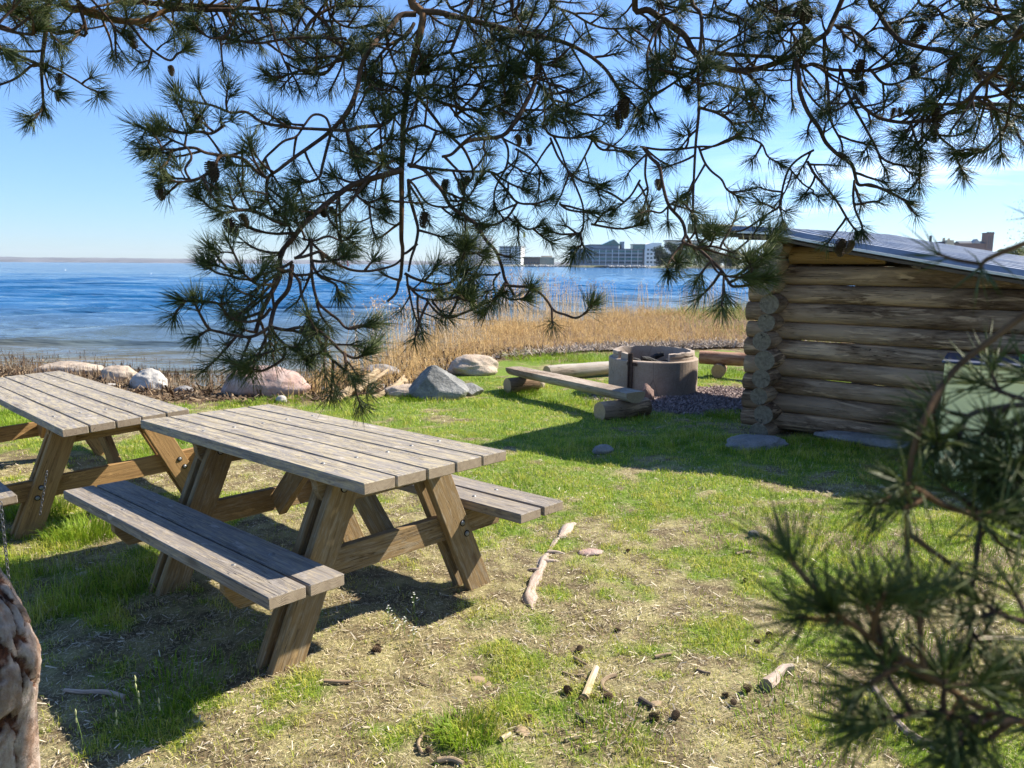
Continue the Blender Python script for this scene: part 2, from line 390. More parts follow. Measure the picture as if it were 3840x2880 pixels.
# ---- water: one sheet, small waves displaced near, bump beyond
wx = axis(-14, 16, .11, 9400); wy_ = []; y = 9.0; s = .05
while y < 9400: wy_.append(y); y += s; s *= 1.011 if y < 60 else 1.06
wy_ = np.array(wy_+[9400.]); X, Y = np.meshgrid(wx, wy_)
def waves(x, y):
    z = 0
    r = np.random.default_rng(3)
    for i in range(26):
        lam = .35*1.14**i*.6; a = r.uniform(-.6, .6)+math.pi/2+.2; k = 2*math.pi/lam
        kx, ky = math.cos(a)*k, math.sin(a)*k
        ph = kx*x+ky*y+r.uniform(0, 6.3)+2.5*vnoise(x*.25/lam+i*3, y*.25/lam, i)
        fade = np.clip(1.6-np.abs(y)/(lam*110), 0, 1)
        z = z + .021*lam**.85*(1-np.abs(np.sin(ph/2)))*fade
    return z
d = sdist(X, Y)
amp = sstep(0, 6, -d)*.8+.2
Z = WATER + waves(X, Y)*amp*(Y < 400)
nx, ny = len(wx), len(wy_); idx = np.arange(nx*ny).reshape(ny, nx)
Q = np.stack([idx[:-1, :-1], idx[:-1, 1:], idx[1:, 1:], idx[1:, :-1]], -1).reshape(-1, 4)
deep = sstep(1.0, 13, -d); sh2 = np.stack([deep, sstep(.0, 3.0, -d), deep], -1).reshape(-1, 3)
NW = NT('water', .10, .5); pos = NW.geo()
sp = NW.n('ShaderNodeSeparateColor', {0: NW.attr('col').outputs['Color']})
pt = NW.noise(NW.map(pos, (.25, .6, 1)), 1., 4, .6)
c = NW.mix(sp.outputs[1], (.17, .14, .08), (.11, .14, .14))
c = NW.mix(NW.rng(pt, .45, .65, 0, .6), c, (.06, .06, .03))
c = NW.mix(NW.math('POWER', sp.outputs[0], .7), c, (.012, .095, .23))
NW.col(c); NW.b.inputs['IOR'].default_value = 1.33
b0 = NW.noise(NW.map(pos, (.8, 3.2, 1)), 1., 3, .6, .3)
b1 = NW.noise(NW.map(pos, (.30, 1.15, 1)), 1., 3, .55, .5)
b2 = NW.noise(NW.map(pos, (.085, .36, 1)), 1., 3, .55, .5)
b3 = NW.noise(NW.map(pos, (.022, .10, 1)), 1., 3, .55, .4)
hh = NW.math('ADD', NW.math('ADD', NW.math('MULTIPLY', b0, .10), NW.math('MULTIPLY', b1, .34)), NW.math('ADD', NW.math('MULTIPLY', b2, .9), NW.math('MULTIPLY', b3, 3.2)))
NW.bump(hh, 1., .9)
arrmesh('water', np.stack([X, Y, Z], -1).reshape(-1, 3), np.zeros((0, 3), 'i'), Q, NW.m, None, sh2, True, kind='structure')

# ---- land across the bay with the town on it
def strip(name, front, rows, mat, seed, **k):
    V = []; n = len(front)
    for dd, hs in rows:
        for i, (u, dist) in enumerate(front):
            r = ray(u, 1000); q = CAM+r*((dist+dd)/r.y)
            hgt = hs if not callable(hs) else hs(u, i)
            V.append((q.x, q.y, hgt+(1.2*mnoise.noise(Vector((q.x*.03, q.y*.03, seed))) if dd > 10 else 0)))
    Q = [(j*n+i, j*n+i+1, (j+1)*n+i+1, (j+1)*n+i) for j in range(len(rows)-1) for i in range(n-1)]
    return arrmesh(name, np.array(V), np.zeros((0, 3), 'i'), np.array(Q), mat, None, None, True, **k)
NL = NT('far_land', .95, .1); pos = NL.geo()
NL.col(NL.mix(NL.rng(NL.noise(pos, .05, 5), .4, .6), (.10, .12, .045), (.28, .25, .2)))
fr = [(1640, 1200), (1700, 1130), (1800, 1080), (1950, 1030), (2100, 930), (2145, 760), (2250, 730), (2400, 715), (2480, 705), (2600, 660), (2750, 600), (2950, 540), (3200, 500), (3500, 470), (3900, 430), (4600, 420)]
fr2 = []
for i in range(len(fr)-1):
    for k in range(4):
        t = k/4; fr2.append((fr[i][0]*(1-t)+fr[i+1][0]*t, fr[i][1]*(1-t)+fr[i+1][1]*t))
fr2.append(fr[-1])
hillf = lambda u, i: 2.6+13*float(sstep(2900, 3500, u))
strip('far_land', fr2, [(0, -1.), (4, .9), (12, 1.6), (40, 2.2), (120, lambda u, i: 2.4+8*float(sstep(2700, 3500, u))), (260, hillf), (700, hillf), (1500, lambda u, i: 2.)], NL.m, 4, kind='structure')
# distant wooded coast
NC = NT('far_coast', .95, .1); pos = NC.geo()
NC.col(NC.mix(NC.rng(NC.noise(pos, .004, 6), .42, .58), (.085, .085, .095), (.15, .145, .16)))
V = []; us = np.linspace(-1200, 2500, 260); n = len(us)
for j, (dd, b) in enumerate(((0, -1), (20, 3.), (150, 14.), (500, 1.), (1500, 1.2), (2500, 0))):
    for u in us:
        r = ray(u, 1000); q = CAM+r*((6300+dd)/r.y)
        z = b
        if j >= 2:
            prof = 40-12*(u+200)/1900+5*fbm(np.array([u*.008]), np.array([j*3.]), 2)[0]*2-5+2.5*random.random()
            z = {2: prof*.45, 3: prof*.8, 4: prof*1.25, 5: 0}[j]
        V.append((q.x, q.y, z))
Q = [(j*n+i, j*n+i+1, (j+1)*n+i+1, (j+1)*n+i) for j in range(5) for i in range(n-1)]
arrmesh('hills', np.array(V), np.zeros((0, 3), 'i'), np.array(Q), NC.m, None, None, False, kind='structure')

# ================================================================== PICNIC TABLES
def bolt(parent, loc, axis, r=.013, m=None):
    mb = MB(); a = Vector(axis).normalized()
    tube(mb, [Vector(loc)-a*.002, Vector(loc)+a*.004], r*1.25, 14, 1, smooth=False)
    prof = [(0.004, r*.95), (.007, r*.8), (.009, r*.45)]
    tube(mb, [Vector(loc)+a*h for h, _ in prof], [q for _, q in prof], 12, 0)
    return mb.build('bolt', [M_bolt, M_black] if m is None else m, parent)
def picnic_table(p, rot, L, Wt, bin_, frames, M_l, label, zc, Ht, joints=False, leg_short=None):
    x, y, z = p; yaw, tx, ty = rot
    R = (Matrix.Rotation(yaw, 4, 'Z') @ Matrix.Rotation(tx, 4, 'X') @ Matrix.Rotation(ty, 4, 'Y'))
    root = bpy.data.objects.new('picnic_table', None); COL.objects.link(root)
    base = Vector((x, y, z)) + (R @ Vector((0, 0, -Ht)))
    root.matrix_world = Matrix.Translation(base) @ R
    tag(root, label, 'picnic table', 'wooden picnic tables on the shore lawn')
    # local coordinates: top surface at z = Ht
    pw = (Wt-4*.0095)/5; T = .045
    mb = MB()
    for k in range(5):
        yy = -Wt/2+pw/2+k*(pw+.0095)
        if joints and k in (2, 3):
            xj = -.25*L + (.12 if k == 3 else 0); 
            board(mb, Tm(((-L/2+xj)/2, yy, Ht-T/2+.001)), xj+L/2-.003, pw, T, 31+k+zc, .0035, warp=.003)
            board(mb, Tm(((L/2+xj)/2, yy, Ht-T/2)), L/2-xj-.003, pw, T, 41+k+zc, .0035, warp=.003)
        else:
            board(mb, Tm((0, yy, Ht-T/2)), L+random.uniform(-.004, .004), pw, T, 11+k+zc, .0035, warp=.003)
    mb.build('tabletop', [M_top, M_end], root)
    hb = Ht-.312; sw = .1435
    for s in (-1, 1):
        mb = MB()
        for k in (0, 1):
            board(mb, Tm((0 if k == 0 else .004*s, s*(bin_+sw/2+k*(sw+.013)), hb-T/2+.0015*k)), L+.004*k, sw, T, 51+k+3*s+zc, .004, warp=.003)
        mb.build('seat', [M_bench, M_end], root)
    for fi, fx in enumerate(frames):
        for s in (-1, 1):
            mb = MB()
            a = Vector((fx, s*.225, Ht-T-.012)); b = Vector((fx, s*.57, -.06))
            dv = (b-a); Ld = dv.length; ang = math.atan2(dv.z, dv.y)
            for j, dx in enumerate((-.0435, .0435)):
                # board whose length follows the leg; ends cut level
                n_ = 9; hw = .066; vs = []; gs = []; fs = []
                dirv = dv.normalized(); hz = hw/abs(dirv.z)
                for k in range(n_+1):
                    c = a+dv*(k/n_)
                    for (ox, oy) in ((-.021, -hz), (.021, -hz), (.021, hz), (-.021, hz)):
                        vs.append((c.x+dx+ox, c.y+oy, c.z)); gs.append((k/n_*Ld+fi*3+j*1.7+s*5.3+zc, oy*.9+fi, ox+j))
                fs = [(k*4+i, k*4+(i+1) % 4, (k+1)*4+(i+1) % 4, (k+1)*4+i) for k in range(n_) for i in range(4)]
                fs += [(3, 2, 1, 0), (n_*4, n_*4+1, n_*4+2, n_*4+3)]
                mb.add(vs, fs, 0, gs, False)
            lg = mb.build('leg', [M_l], root)
            bv = lg.modifiers.new('b', 'BEVEL'); bv.width = .004; bv.segments = 2; bv.limit_method = 'ANGLE'
            for (by, bz) in ((.425*s, hb-.088), (.452*s, hb-.145)):
                bolt(root, (fx+.0645, by-.02*s, bz), (1, 0, 0))
            bolt(root, (fx+.0645, s*.255, Ht-T-.055), (1, 0, 0))
        # bench bearer between the leg boards
        mb = MB(); half = bin_+2*sw+.03; z1 = hb-T-.001; z0 = z1-.12; c = .055
        prof = [(-half+.04, z1), (-half+.04, z1-.045), (-half+.04+c, z0), (half-.04-c, z0), (half-.04, z1-.045), (half-.04, z1)]
        n_ = len(prof); vs = [(fx-.021, py, pz) for py, pz in prof]+[(fx+.021, py, pz) for py, pz in prof]
        gs = [(py+fi*9+zc, pz, q) for q in (0, .04) for py, pz in prof]
        mb.add(vs, [tuple(range(n_))[::-1], tuple(range(n_, 2*n_))]+[(i, (i+1) % n_, n_+(i+1) % n_, n_+i) for i in range(n_)], 0, gs)
        o = mb.build('seat_bearer', [M_l], root); bv = o.modifiers.new('b', 'BEVEL'); bv.width = .003; bv.limit_method = 'ANGLE'
        # top bearer with rounded ends
        mb = MB(); half = Wt/2-.02; z1 = Ht-T-.001; z0 = z1-.125
        prof = [(-half, z1)]+[(-half+.01+.085*(1-math.cos(t)), z1-.02-.105*math.sin(t)) for t in np.linspace(0, math.pi/2, 6)]
        prof = prof+[(-a_, b_) for a_, b_ in prof[::-1]]; n_ = len(prof)
        vs = [(fx-.0215, py, pz) for py, pz in prof]+[(fx+.0215, py, pz) for py, pz in prof]
        gs = [(py+fi*9+3+zc, pz, q) for q in (0, .04) for py, pz in prof]
        mb.add(vs, [tuple(range(n_)), tuple(range(n_, 2*n_))[::-1]]+[(i, n_+i, n_+(i+1) % n_, (i+1) % n_) for i in range(n_)], 0, gs)
        mb.build('top_bearer', [M_l], root)
        # diagonal brace from bearer middle up to the top
        mb = MB(); sx_ = -1 if fx > 0 else 1
        a = Vector((fx+sx_*.045, .06, hb-T-.09)); b = Vector((fx+sx_*.43, .06, Ht-T-.02)); dv = b-a
        q = dv.to_track_quat('X', 'Z').to_matrix().to_4x4()
        board(mb, Matrix.Translation((a+b)/2) @ q, dv.length, .045, .12, 71+fi+zc, .003)
        mb.build('brace', [M_l, M_end], root)
    # carriage bolts on top
    for fx in frames:
        for k in range(5):
            yy = -Wt/2+pw/2+k*(pw+.0095)
            bolt(root, (fx+.012*((k*7) % 3-1), yy+.01, Ht-.0055), (0, 0, 1), .011, M_bolt)
        for s in (-1, 1):
            for k in (0, 1): bolt(root, (fx, s*(bin_+sw/2+k*(sw+.013)), hb-.0045), (0, 0, 1), .011, M_bolt)
    return root
T1 = picnic_table((-1.013, 3.581, CZ-.82), (-.737, -.018, -.026), 1.983, .765, .477, (-.42, .62), M_leg,
    'grey weathered picnic table nearest the camera, its near bench end pointing at the viewer', 0, .785)
c2 = (-3.287+.05, 5.349-.05, CZ-.929)
T2 = picnic_table(c2, (-.786, .036, -.019), 2.82, .70, .60, (-1.05, .95), M_leg2,
    'grey picnic table at the left edge with a blue sticker on its far end', 100, .76, joints=True)
# blue sticker on the far table's end: blue strip, pale letter strokes, pink ring round a white spot
mb = MB(); zt = .76+.0025
def tp(u, v):
    r = ray(u, v); Mi = T2.matrix_world.inverted(); o_ = Mi @ CAM; d_ = (Mi.to_3x3() @ r); t = (zt-o_.z)/d_.z; return o_+d_*t
bpy.context.view_layer.update()
c4 = [tp(47, 1405), tp(65, 1414), tp(174, 1402), tp(153, 1394)]
o_, ux, uy = c4[0], (c4[3]-c4[0]), (c4[1]-c4[0])
def quad(m_, a, b, c, d, z, mi):
    q = [o_+ux*a+uy*b, o_+ux*c+uy*b, o_+ux*c+uy*d, o_+ux*a+uy*d]; m_.add([(p.x, p.y, p.z+z) for p in q], [(0, 1, 2, 3)], mi)
quad(mb, 0, 0, 1, 1, 0, 0)
for k in range(5): quad(mb, .12+.055*k, .3, .145+.055*k, .75, .0006, 1)
for rr, mi, zz in ((.36, 2, .0006), (.26, 0, .0009), (.17, 3, .0012)):
    pts = [o_+ux*(.64+rr*.75*math.cos(a))+uy*(.5+rr*1.1*math.sin(a)) for a in np.linspace(0, 2*math.pi, 20, endpoint=False)]
    mb.add([(p.x, p.y, p.z+zz) for p in pts], [tuple(range(20))], mi)
mb.build('sticker', [plain('sticker_blue', (.06, .28, .62), .4), plain('sticker_pale', (.45, .62, .8), .4), plain('sticker_pink', (.42, .2, .55), .4), plain('sticker_white', (.8, .75, .78), .4)], None,
    label='small blue sticker with pale strokes and pink ring on the far table end', cat='sticker')

def chain(p0, n, label, dirn=(0, 0, -1), r=.009):
    root = empty('chain', p0, 0, label=label, cat='chain'); dv = Vector(dirn).normalized()
    q = dv.to_track_quat('Z', 'Y'); me = None
    for k in range(n):
        if me is None:
            mb = MB(); pts = [(r*.62*math.cos(a), 0, r*1.25*math.sin(a)) for a in np.linspace(0, 2*math.pi, 15)]
            tube(mb, pts, r*.21, 6, cap=False); o = mb.build('link', plain('chain_steel', (.12, .12, .13), .5, .4, .2, 30, 0, metal=.6), root); me = o.data
        else:
            o = bpy.data.objects.new('link', me); COL.objects.link(o); o.parent = root
        o.location = dv*(k*r*1.95); o.rotation_mode = 'QUATERNION'; o.rotation_quaternion = q @ Matrix.Rotation(math.pi/2*(k % 2), 3, 'Z').to_quaternion()
    return root
chain(P(3, 1890, 3.05), 19, 'steel chain hanging in the shade at the left picture edge')
chain(P(176, 1772, 3.92), 14, 'dark chain lying against the far table leg', (-.25, 0, -1))
# ================================================================== LOG SHELTER
def logmat(name, base, peel, dark, plo, phi):
    N = NT(name, .9, .15); g = N.attr('gr').outputs['Vector']
    lon = N.noise(N.map(g, (2.2, 16, 16)), 1., 6, .65, .6); fin = N.noise(N.map(g, (10, 60, 60)), 1., 5, .7)
    lg = N.noise(N.map(g, (.9, 3, 3)), 1., 5, .6, .4)
    c = N.mix(N.rng(fin, .3, .7), dark, base)
    c = N.mix(N.rng(lg, .42, .6, 0, .75), c, tuple(min(1, x*1.9) for x in (base[0]*.9, base[1], base[2]*1.1)))
    c = N.mix(N.rng(lon, plo, phi), c, peel)
    c = N._mul(c, N.mix(N.rng(N.noise(N.map(g, (.11, .0, .0)), 3., 2), .35, .65), (.62, .60, .60), (1.35, 1.32, 1.25)))
    cr = N.noise(N.map(g, (.8, 30, 30)), 1., 3, .5, 1.)
    crk = N.math('MULTIPLY', N.rng(N.math('ABSOLUTE', N.math('SUBTRACT', cr, .5)), .0, .012, 1., 0.), N.rng(N.noise(N.map(g, (.9, 4, 4)), 1., 2), .45, .6))
    c = N.mix(crk, c, (.008, .006, .005))
    N.col(c); N.bump(N.math('SUBTRACT', N.math('ADD', lon, N.math('MULTIPLY', fin, .5)), crk), .9, .012); return N.m
M_log = logmat('shelter_log', (.29, .185, .115), (.54, .37, .24), (.065, .038, .024), .53, .60)
M_log2 = logmat('orange_peeled_log', (.34, .19, .075), (.42, .25, .10), (.12, .06, .025), .5, .62)
M_logw = logmat('bleached_log', (.33, .28, .23), (.45, .38, .30), (.16, .12, .09), .5, .66)
def logend():
    N = NT('log_end', .9, .15); g = N.attr('gr').outputs['Vector']; sx = N.n('ShaderNodeSeparateXYZ', {0: g})
    r_ = N.math('SQRT', N.math('ADD', N.math('MULTIPLY', sx.outputs[1], sx.outputs[1]), N.math('MULTIPLY', sx.outputs[2], sx.outputs[2])))
    an = N.math('ARCTAN2', sx.outputs[1], sx.outputs[2]); nz_ = N.noise(g, 14., 3)
    ring_ = N.math('SINE', N.math('ADD', N.math('MULTIPLY', r_, 620.), N.math('MULTIPLY', nz_, 5.)))
    c = N.mix(N.rng(ring_, -.6, 1., 0, .6), (.27, .22, .16), (.14, .11, .08))
    c = N.mix(N.rng(N.noise(g, 30., 4), .4, .65, 0, .6), c, (.07, .055, .04))
    t = N.math('ABSOLUTE', N.math('SINE', N.math('ADD', N.math('MULTIPLY', an, .5), N.math('ADD', N.math('MULTIPLY', sx.outputs[0], 2.1), N.math('MULTIPLY', nz_, 1.6)))))
    cr = N.math('MULTIPLY', N.rng(t, 0, .05, 1, 0), N.rng(r_, .0, .02, .3, 1)); c = N.mix(cr, c, (.015, .012, .01))
    N.col(c); N.bump(N.math('SUBTRACT', ring_, N.math('MULTIPLY', cr, 3.)), .3, .004); return N.m
M_logend = logend()
capc = at(2845, 1636)
ax = Vector((.621, .784, 0)); wd = Vector((.784, -.621, 0))
cr_ = Vector((capc.x, capc.y, 0))+ax*.33
GZ = capc.z
shelter = empty('log_shelter', (cr_.x, cr_.y, GZ), 0, label='open fronted log shelter of stacked round logs under a metal sheet roof', cat='shelter')
def SL(s, a, z): return wd*s+ax*a+Vector((0, 0, z))           # local frame: s along the near wall, a away from the camera
RK_S = [-.9, -.67, -.07, .08, .30, .665, 1.0, 1.6, 2.05, 3.9]; RK_Z = [.330, .319, .284, .272, .22, .145, .084, -.028, -.106, -.43]
def roofz(s, a): return CZ-GZ+.012+float(np.interp(s, RK_S, RK_Z))+.022*(a+.4)
def logtube(mb, p, q, r0, r1, seed, capmi=1, n=18, wob=.05):
    m = max(4, int((Vector(q)-Vector(p)).length/.16)); p = Vector(p); q = Vector(q)
    pts = [p.lerp(q, i/m)+Vector((0, 0, .012*mnoise.noise(Vector((i*.3, seed, 0))))) for i in range(m+1)]
    rr = [r0+(r1-r0)*i/m for i in range(m+1)]; rr[0] *= .97; rr[-1] *= .97
    tube(mb, pts, rr, n, 0, capmi, off=seed*1.3, wob=wob)
pitch_ = .1825; DEP = 3.9
mb = MB(); mo = MB()
for k in range(10):
    z = .13+pitch_*k; rl = .094+.006*math.sin(k*2.3)
    # right end stops where the roof comes down
    smax = 3.3
    for s in np.linspace(.4, 3.3, 60):
        if roofz(s, 0)-.05 < z+rl: smax = s; break
    s0 = -.29+.035*math.sin(k*3.1)
    if k == 9: s0 = .10
    mm = mb if k < 9 else mo
    sl_ = [s0+(3.3-s0)*i/26 for i in range(27)]; pp = []; rr_ = []
    for s in sl_:
        top_ = min(z+rl*(.97+.03*math.sin(s*3+k)), roofz(s, 0)-.02); bot = z-rl*(1 if k < 9 else .72)
        if top_-bot < .045: break
        r_ = (top_-bot)/2; pp.append(SL(s, 0, (top_+bot)/2+.008*mnoise.noise(Vector((s, k, 0))))); rr_.append(r_)
    tube(mm, pp, rr_, 20, 0, 1, off=(3+k)*1.3, wob=.05)
mb.build('side_wall', [M_log, M_logend], shelter)
mo.build('gable_log', [M_log2, M_logend], shelter)
mb = MB()      # far side wall
for k in range(10):
    z = .13+pitch_*k; smax = 3.3
    for s in np.linspace(.4, 3.3, 40):
        if roofz(s, DEP)-.05 < z+.09: smax = s; break
    logtube(mb, SL(-.24, DEP, z), SL(smax, DEP, z), .093, .09, 33+k, n=12)
mb.build('side_wall', [M_log, M_logend], shelter)
mb = MB()      # front corner logs pointing at the viewer
for k in range(11):
    z = .035+pitch_*k; rl = .095+.006*math.sin(k*1.7+1)
    if k == 10: rl = .096; z -= .012
    dx = .03*math.sin(k*2.1)
    e = .62 if k < 9 else DEP+.25
    logtube(mb, SL(dx-.0, -.34+.03*math.sin(k*1.3), z), SL(dx*.5, e, z), rl, rl*.97, 53+k, n=22)
    if k < 9: logtube(mb, SL(dx, DEP-.6, z), SL(dx, DEP+.26, z), rl, rl*.97, 63+k, n=12)
mb.build('front_corner_logs', [M_log, M_logend], shelter)
mb = MB()      # back wall
for k in range(8):
    z = .035+pitch_*k
    logtube(mb, SL(3.12, -.3, z), SL(3.12, DEP+.25, z), .094, .094, 73+k, n=12)
mb.build('back_wall', [M_log, M_logend], shelter)
# roof: sheet metal with trapezoid ribs running down the slope
M_roof = NT('metal_roof', .38, .5); g = M_roof.attr('gr').outputs['Vector']
nr = M_roof.noise(g, 3., 5); M_roof.col(M_roof.mix(M_roof.rng(nr, .35, .65), (.26, .27, .30), (.42, .43, .45))); M_roof.b.inputs['Metallic'].default_value = .75
M_roof.put(M_roof.b.inputs['Roughness'], M_roof.rng(nr, .3, .7, .28, .48))
mb = MB(); a = -.42; prof = []
while a < DEP+.42:
    prof += [(a, 0), (a+.12, 0), (a+.15, .05), (a+.25, .05), (a+.28, 0)]; a += .345
vs = []; gs = []; ss = [-.68, -.3, .0, .15, .30, .665, 1.0, 1.6, 2.05, 3.0, 3.85]; n_ = len(prof)
for th in (0, -.004):
    for s in ss:
        for (aa, hh_) in prof: vs.append(SL(s, aa, roofz(s, aa)+hh_+th+.03)); gs.append((s, aa, hh_))
m_ = len(ss); fs = [(i*n_+j, (i+1)*n_+j, (i+1)*n_+j+1, i*n_+j+1) for i in range(m_-1) for j in range(n_-1)]
fs += [tuple(q+m_*n_ for q in f[::-1]) for f in fs]
mb.add(vs, fs, 0, gs); mb.build('roof', [M_roof.m], shelter)
mb = MB()      # roof boards and battens under the sheets
def slab(mb_, s0, s1, a0, a1, z0, z1, mi=0, seed=0):
    ks = [s0]+[k for k in RK_S if s0+.02 < k < s1-.02]+[s1]; q = []; n_ = len(ks)
    for s in ks:
        for (a_, zz) in ((a0, z0), (a1, z0), (a1, z1), (a0, z1)): q.append(SL(s, a_, roofz(s, a_)+zz))
    g_ = [(p.dot(wd)+seed, p.dot(ax), p.z) for p in q]
    fs_ = [(i*4+j, (i+1)*4+j, (i+1)*4+(j+1) % 4, i*4+(j+1) % 4) for i in range(n_-1) for j in range(4)]+[(3, 2, 1, 0), ((n_-1)*4, (n_-1)*4+1, (n_-1)*4+2, (n_-1)*4+3)]
    mb_.add(q, fs_, mi, g_)
slab(mb, -.66, 3.8, -.36, DEP+.36, -.002, .022)
for k in range(6): slab(mb, -.3+.78*k, -.24+.78*k, -.38, DEP+.38, -.05, -.004, seed=k)
mb.build('roof_boards', [wood('dark_roof_board', (.16, .12, .085), (.2, .15, .1), (.06, .045, .03))], shelter)
NM = NT('mossy_fascia', .9, .1); g = NM.attr('gr').outputs['Vector']
NM.col(NM.mix(NM.rng(NM.noise(g, 14., 6, .7), .42, .6), (.17, .17, .07), (.46, .43, .33))); NM.bump(NM.noise(g, 30., 5), .6, .01)
mb = MB(); slab(mb, -.80, -.66, -.46, DEP+.3, -.01, .085, 0, 5); slab(mb, -.66, -.50, -.40, DEP+.3, .055, .092, 0, 9)
mb.build('fascia', [NM.m], shelter)
mb = MB(); slab(mb, -.46, 3.85, -.432, -.423, .012, .034)
mb.build('rake_trim', [plain('white_metal_edge', (.55, .57, .6), .4, .5, .1, 20, 0, metal=.5)], shelter)
mb = MB(); slab(mb, -.66, 3.8, -.42, -.365, -.030, -.004)
mb.build('rake_board', [wood('rake_board', (.12, .09, .07), (.15, .12, .09), (.05, .035, .025))], shelter)

# stones and sill under the shelter
def stone(u, v, sx, sy, sz, label, mat, rz=0., seed=1, ang=False, sink=.25, cat='stone', group=None, pos=None, fac=.22, name='boulder', tilt=(0, 0), planes=None):
    p = at(u, v) if pos is None else pos
    bm = bmesh.new(); bmesh.ops.create_icosphere(bm, subdivisions=5 if max(sx, sy) > .15 else 3, radius=1)
    if ang and planes is not None: planes = [(Vector(a[:3]).normalized(), a[3]) for a in planes]
    elif ang:
        r_ = random.Random(seed); planes = [(Vector((r_.uniform(-1, 1), r_.uniform(-1, 1), r_.uniform(-.4, 1))).normalized(), r_.uniform(.55, .85)) for _ in range(16)]
    for v_ in bm.verts:
        d_ = v_.co.normalized(); k = 1.
        if ang:
            for nn, dd in planes:
                c_ = d_.dot(nn)
                if c_ > 1e-3: k = min(k, dd/c_)
            k *= 1+.03*mnoise.noise(d_*6+Vector((seed, 0, 0)))
        else:
            k = 1+fac*mnoise.noise(d_*1.3+Vector((seed*3.1, 0, 0)))+fac*.4*mnoise.noise(d_*3.1+Vector((0, seed, 0)))+.025*mnoise.noise(d_*11)
        v_.co = Vector((d_.x*sx*k, d_.y*sy*k, d_.z*sz*k+sz*(1-2*sink)))
    for f_ in bm.faces: f_.smooth = not ang
    me = bpy.data.meshes.new(name); bm.to_mesh(me); bm.free(); me.materials.append(mat)
    o = bpy.data.objects.new(name, me); COL.objects.link(o); o.location = p; o.rotation_euler = (tilt[0], tilt[1], rz)
    return tag(o, label, cat, group)
def rockmat(name, a, b, c, sc=6., speck=60.):
    N = NT(name, .85, .25); g = N.coord()
    x = N.mix(N.rng(N.noise(g, sc, 6, .65), .38, .62), a, b)
    x = N.mix(N.rng(N.noise(g, speck, 4, .7), .5, .68, 0, .7), x, c)
    N.col(x); N.bump(N.math('ADD', N.noise(g, sc*2, 7, .7), N.math('MULTIPLY', N.noise(g, speck, 3), .4)), .7, .03); return N.m
R_pink = rockmat('pink_granite', (.40, .25, .20), (.48, .36, .31), (.22, .17, .16))
R_white = rockmat('pale_granite', (.40, .37, .33), (.52, .48, .43), (.28, .26, .24), 5)
R_tan = rockmat('tan_stone', (.40, .31, .23), (.50, .41, .32), (.24, .18, .13), 5)
R_grey = rockmat('dark_grey_stone', (.12, .12, .115), (.30, .295, .28), (.07, .07, .07), 3.2, 40)
R_grey2 = rockmat('grey_slab', (.20, .19, .18), (.30, .28, .27), (.12, .11, .10), 5)
stone(2835, 1672, .30, .20, .07, 'flat grey foundation stone under the near corner of the log shelter', R_grey2, .3, 3, sink=.3)
p_ = Vector((cr_.x, cr_.y, 0))+wd*1.15-ax*.16; p_.z = h1(p_.x, p_.y)
o = stone(0, 0, .62, .13, .07, 'long weathered slab along the foot of the log wall', R_grey2, -math.atan2(.621, .784), 9, pos=p_, sink=.25)

# ================================================================== STORAGE CABINET
cabp = at(3500, 1800); cz0 = cabp.z
cab = empty('storage_box', cabp, math.radians(-33), label='pale green storage box with dark blue lid before the log wall', cat='storage box')
M_cab = plain('pale_green_paint', (.90, .84, .45), .45, .4, .06, 3., 0)
M_lid = plain('dark_blue_lid', (.04, .055, .10), .42, .4, .2, 3., .1)
hc = .93
mb = MB(); mb.box((0, 0, .05), (1.25, .62, hc-.13)); mb.box((-.0, -.012, hc-.125), (1.25, .62, hc-.02))
o = mb.build('cabinet_body', [M_cab], cab); b_ = o.modifiers.new('b', 'BEVEL'); b_.width = .008; b_.segments = 2
mb = MB(); mb.box((-.02, -.035, hc-.017), (1.27, .64, hc)); o = mb.build('lid', [M_lid], cab); b_ = o.modifiers.new('b', 'BEVEL'); b_.width = .006
mb = MB(); mb.box((.03, .03, 0), (1.22, .59, .05)); mb.build('plinth', [M_black], cab)
mb = MB(); mb.box((.58, -.004, .1), (.585, .001, hc-.14)); mb.build('door_gap', [M_black], cab)
# green label with pale letters, cut off by the picture edge
bpy.context.view_layer.update()
Mi = cab.matrix_world.inverted(); r_ = Mi.to_3x3() @ ray(3823, 1340); o0 = Mi @ CAM; t_ = (-.0135-o0.y)/r_.y; lb = o0+r_*t_
mb = MB(); mb.box((lb.x, -.0145, lb.z-.021), (lb.x+.10, -.0125, lb.z+.021))
def stroke(x0, z0, x1, z1, w=.004):
    a_ = Vector((x0, 0, z0)); b_ = Vector((x1, 0, z1)); n_ = (b_-a_).normalized().cross(Vector((0, 1, 0)))*w/2
    q = [a_-n_, b_-n_, b_+n_, a_+n_]; mb.add([(lb.x+p.x, -.0152, lb.z+p.z) for p in q], [(0, 1, 2, 3), (3, 2, 1, 0)], 1)
for a_ in ((.008, -.012, .016, .013), (.016, .013, .024, -.012), (.011, -.004, .021, -.004), (.028, .013, .036, -.012), (.036, -.012, .044, .013)): stroke(*a_)
mb.build('label_plate', [plain('label_green', (.07, .42, .16), .5), plain('label_letters', (.35, .7, .42), .5)], cab)

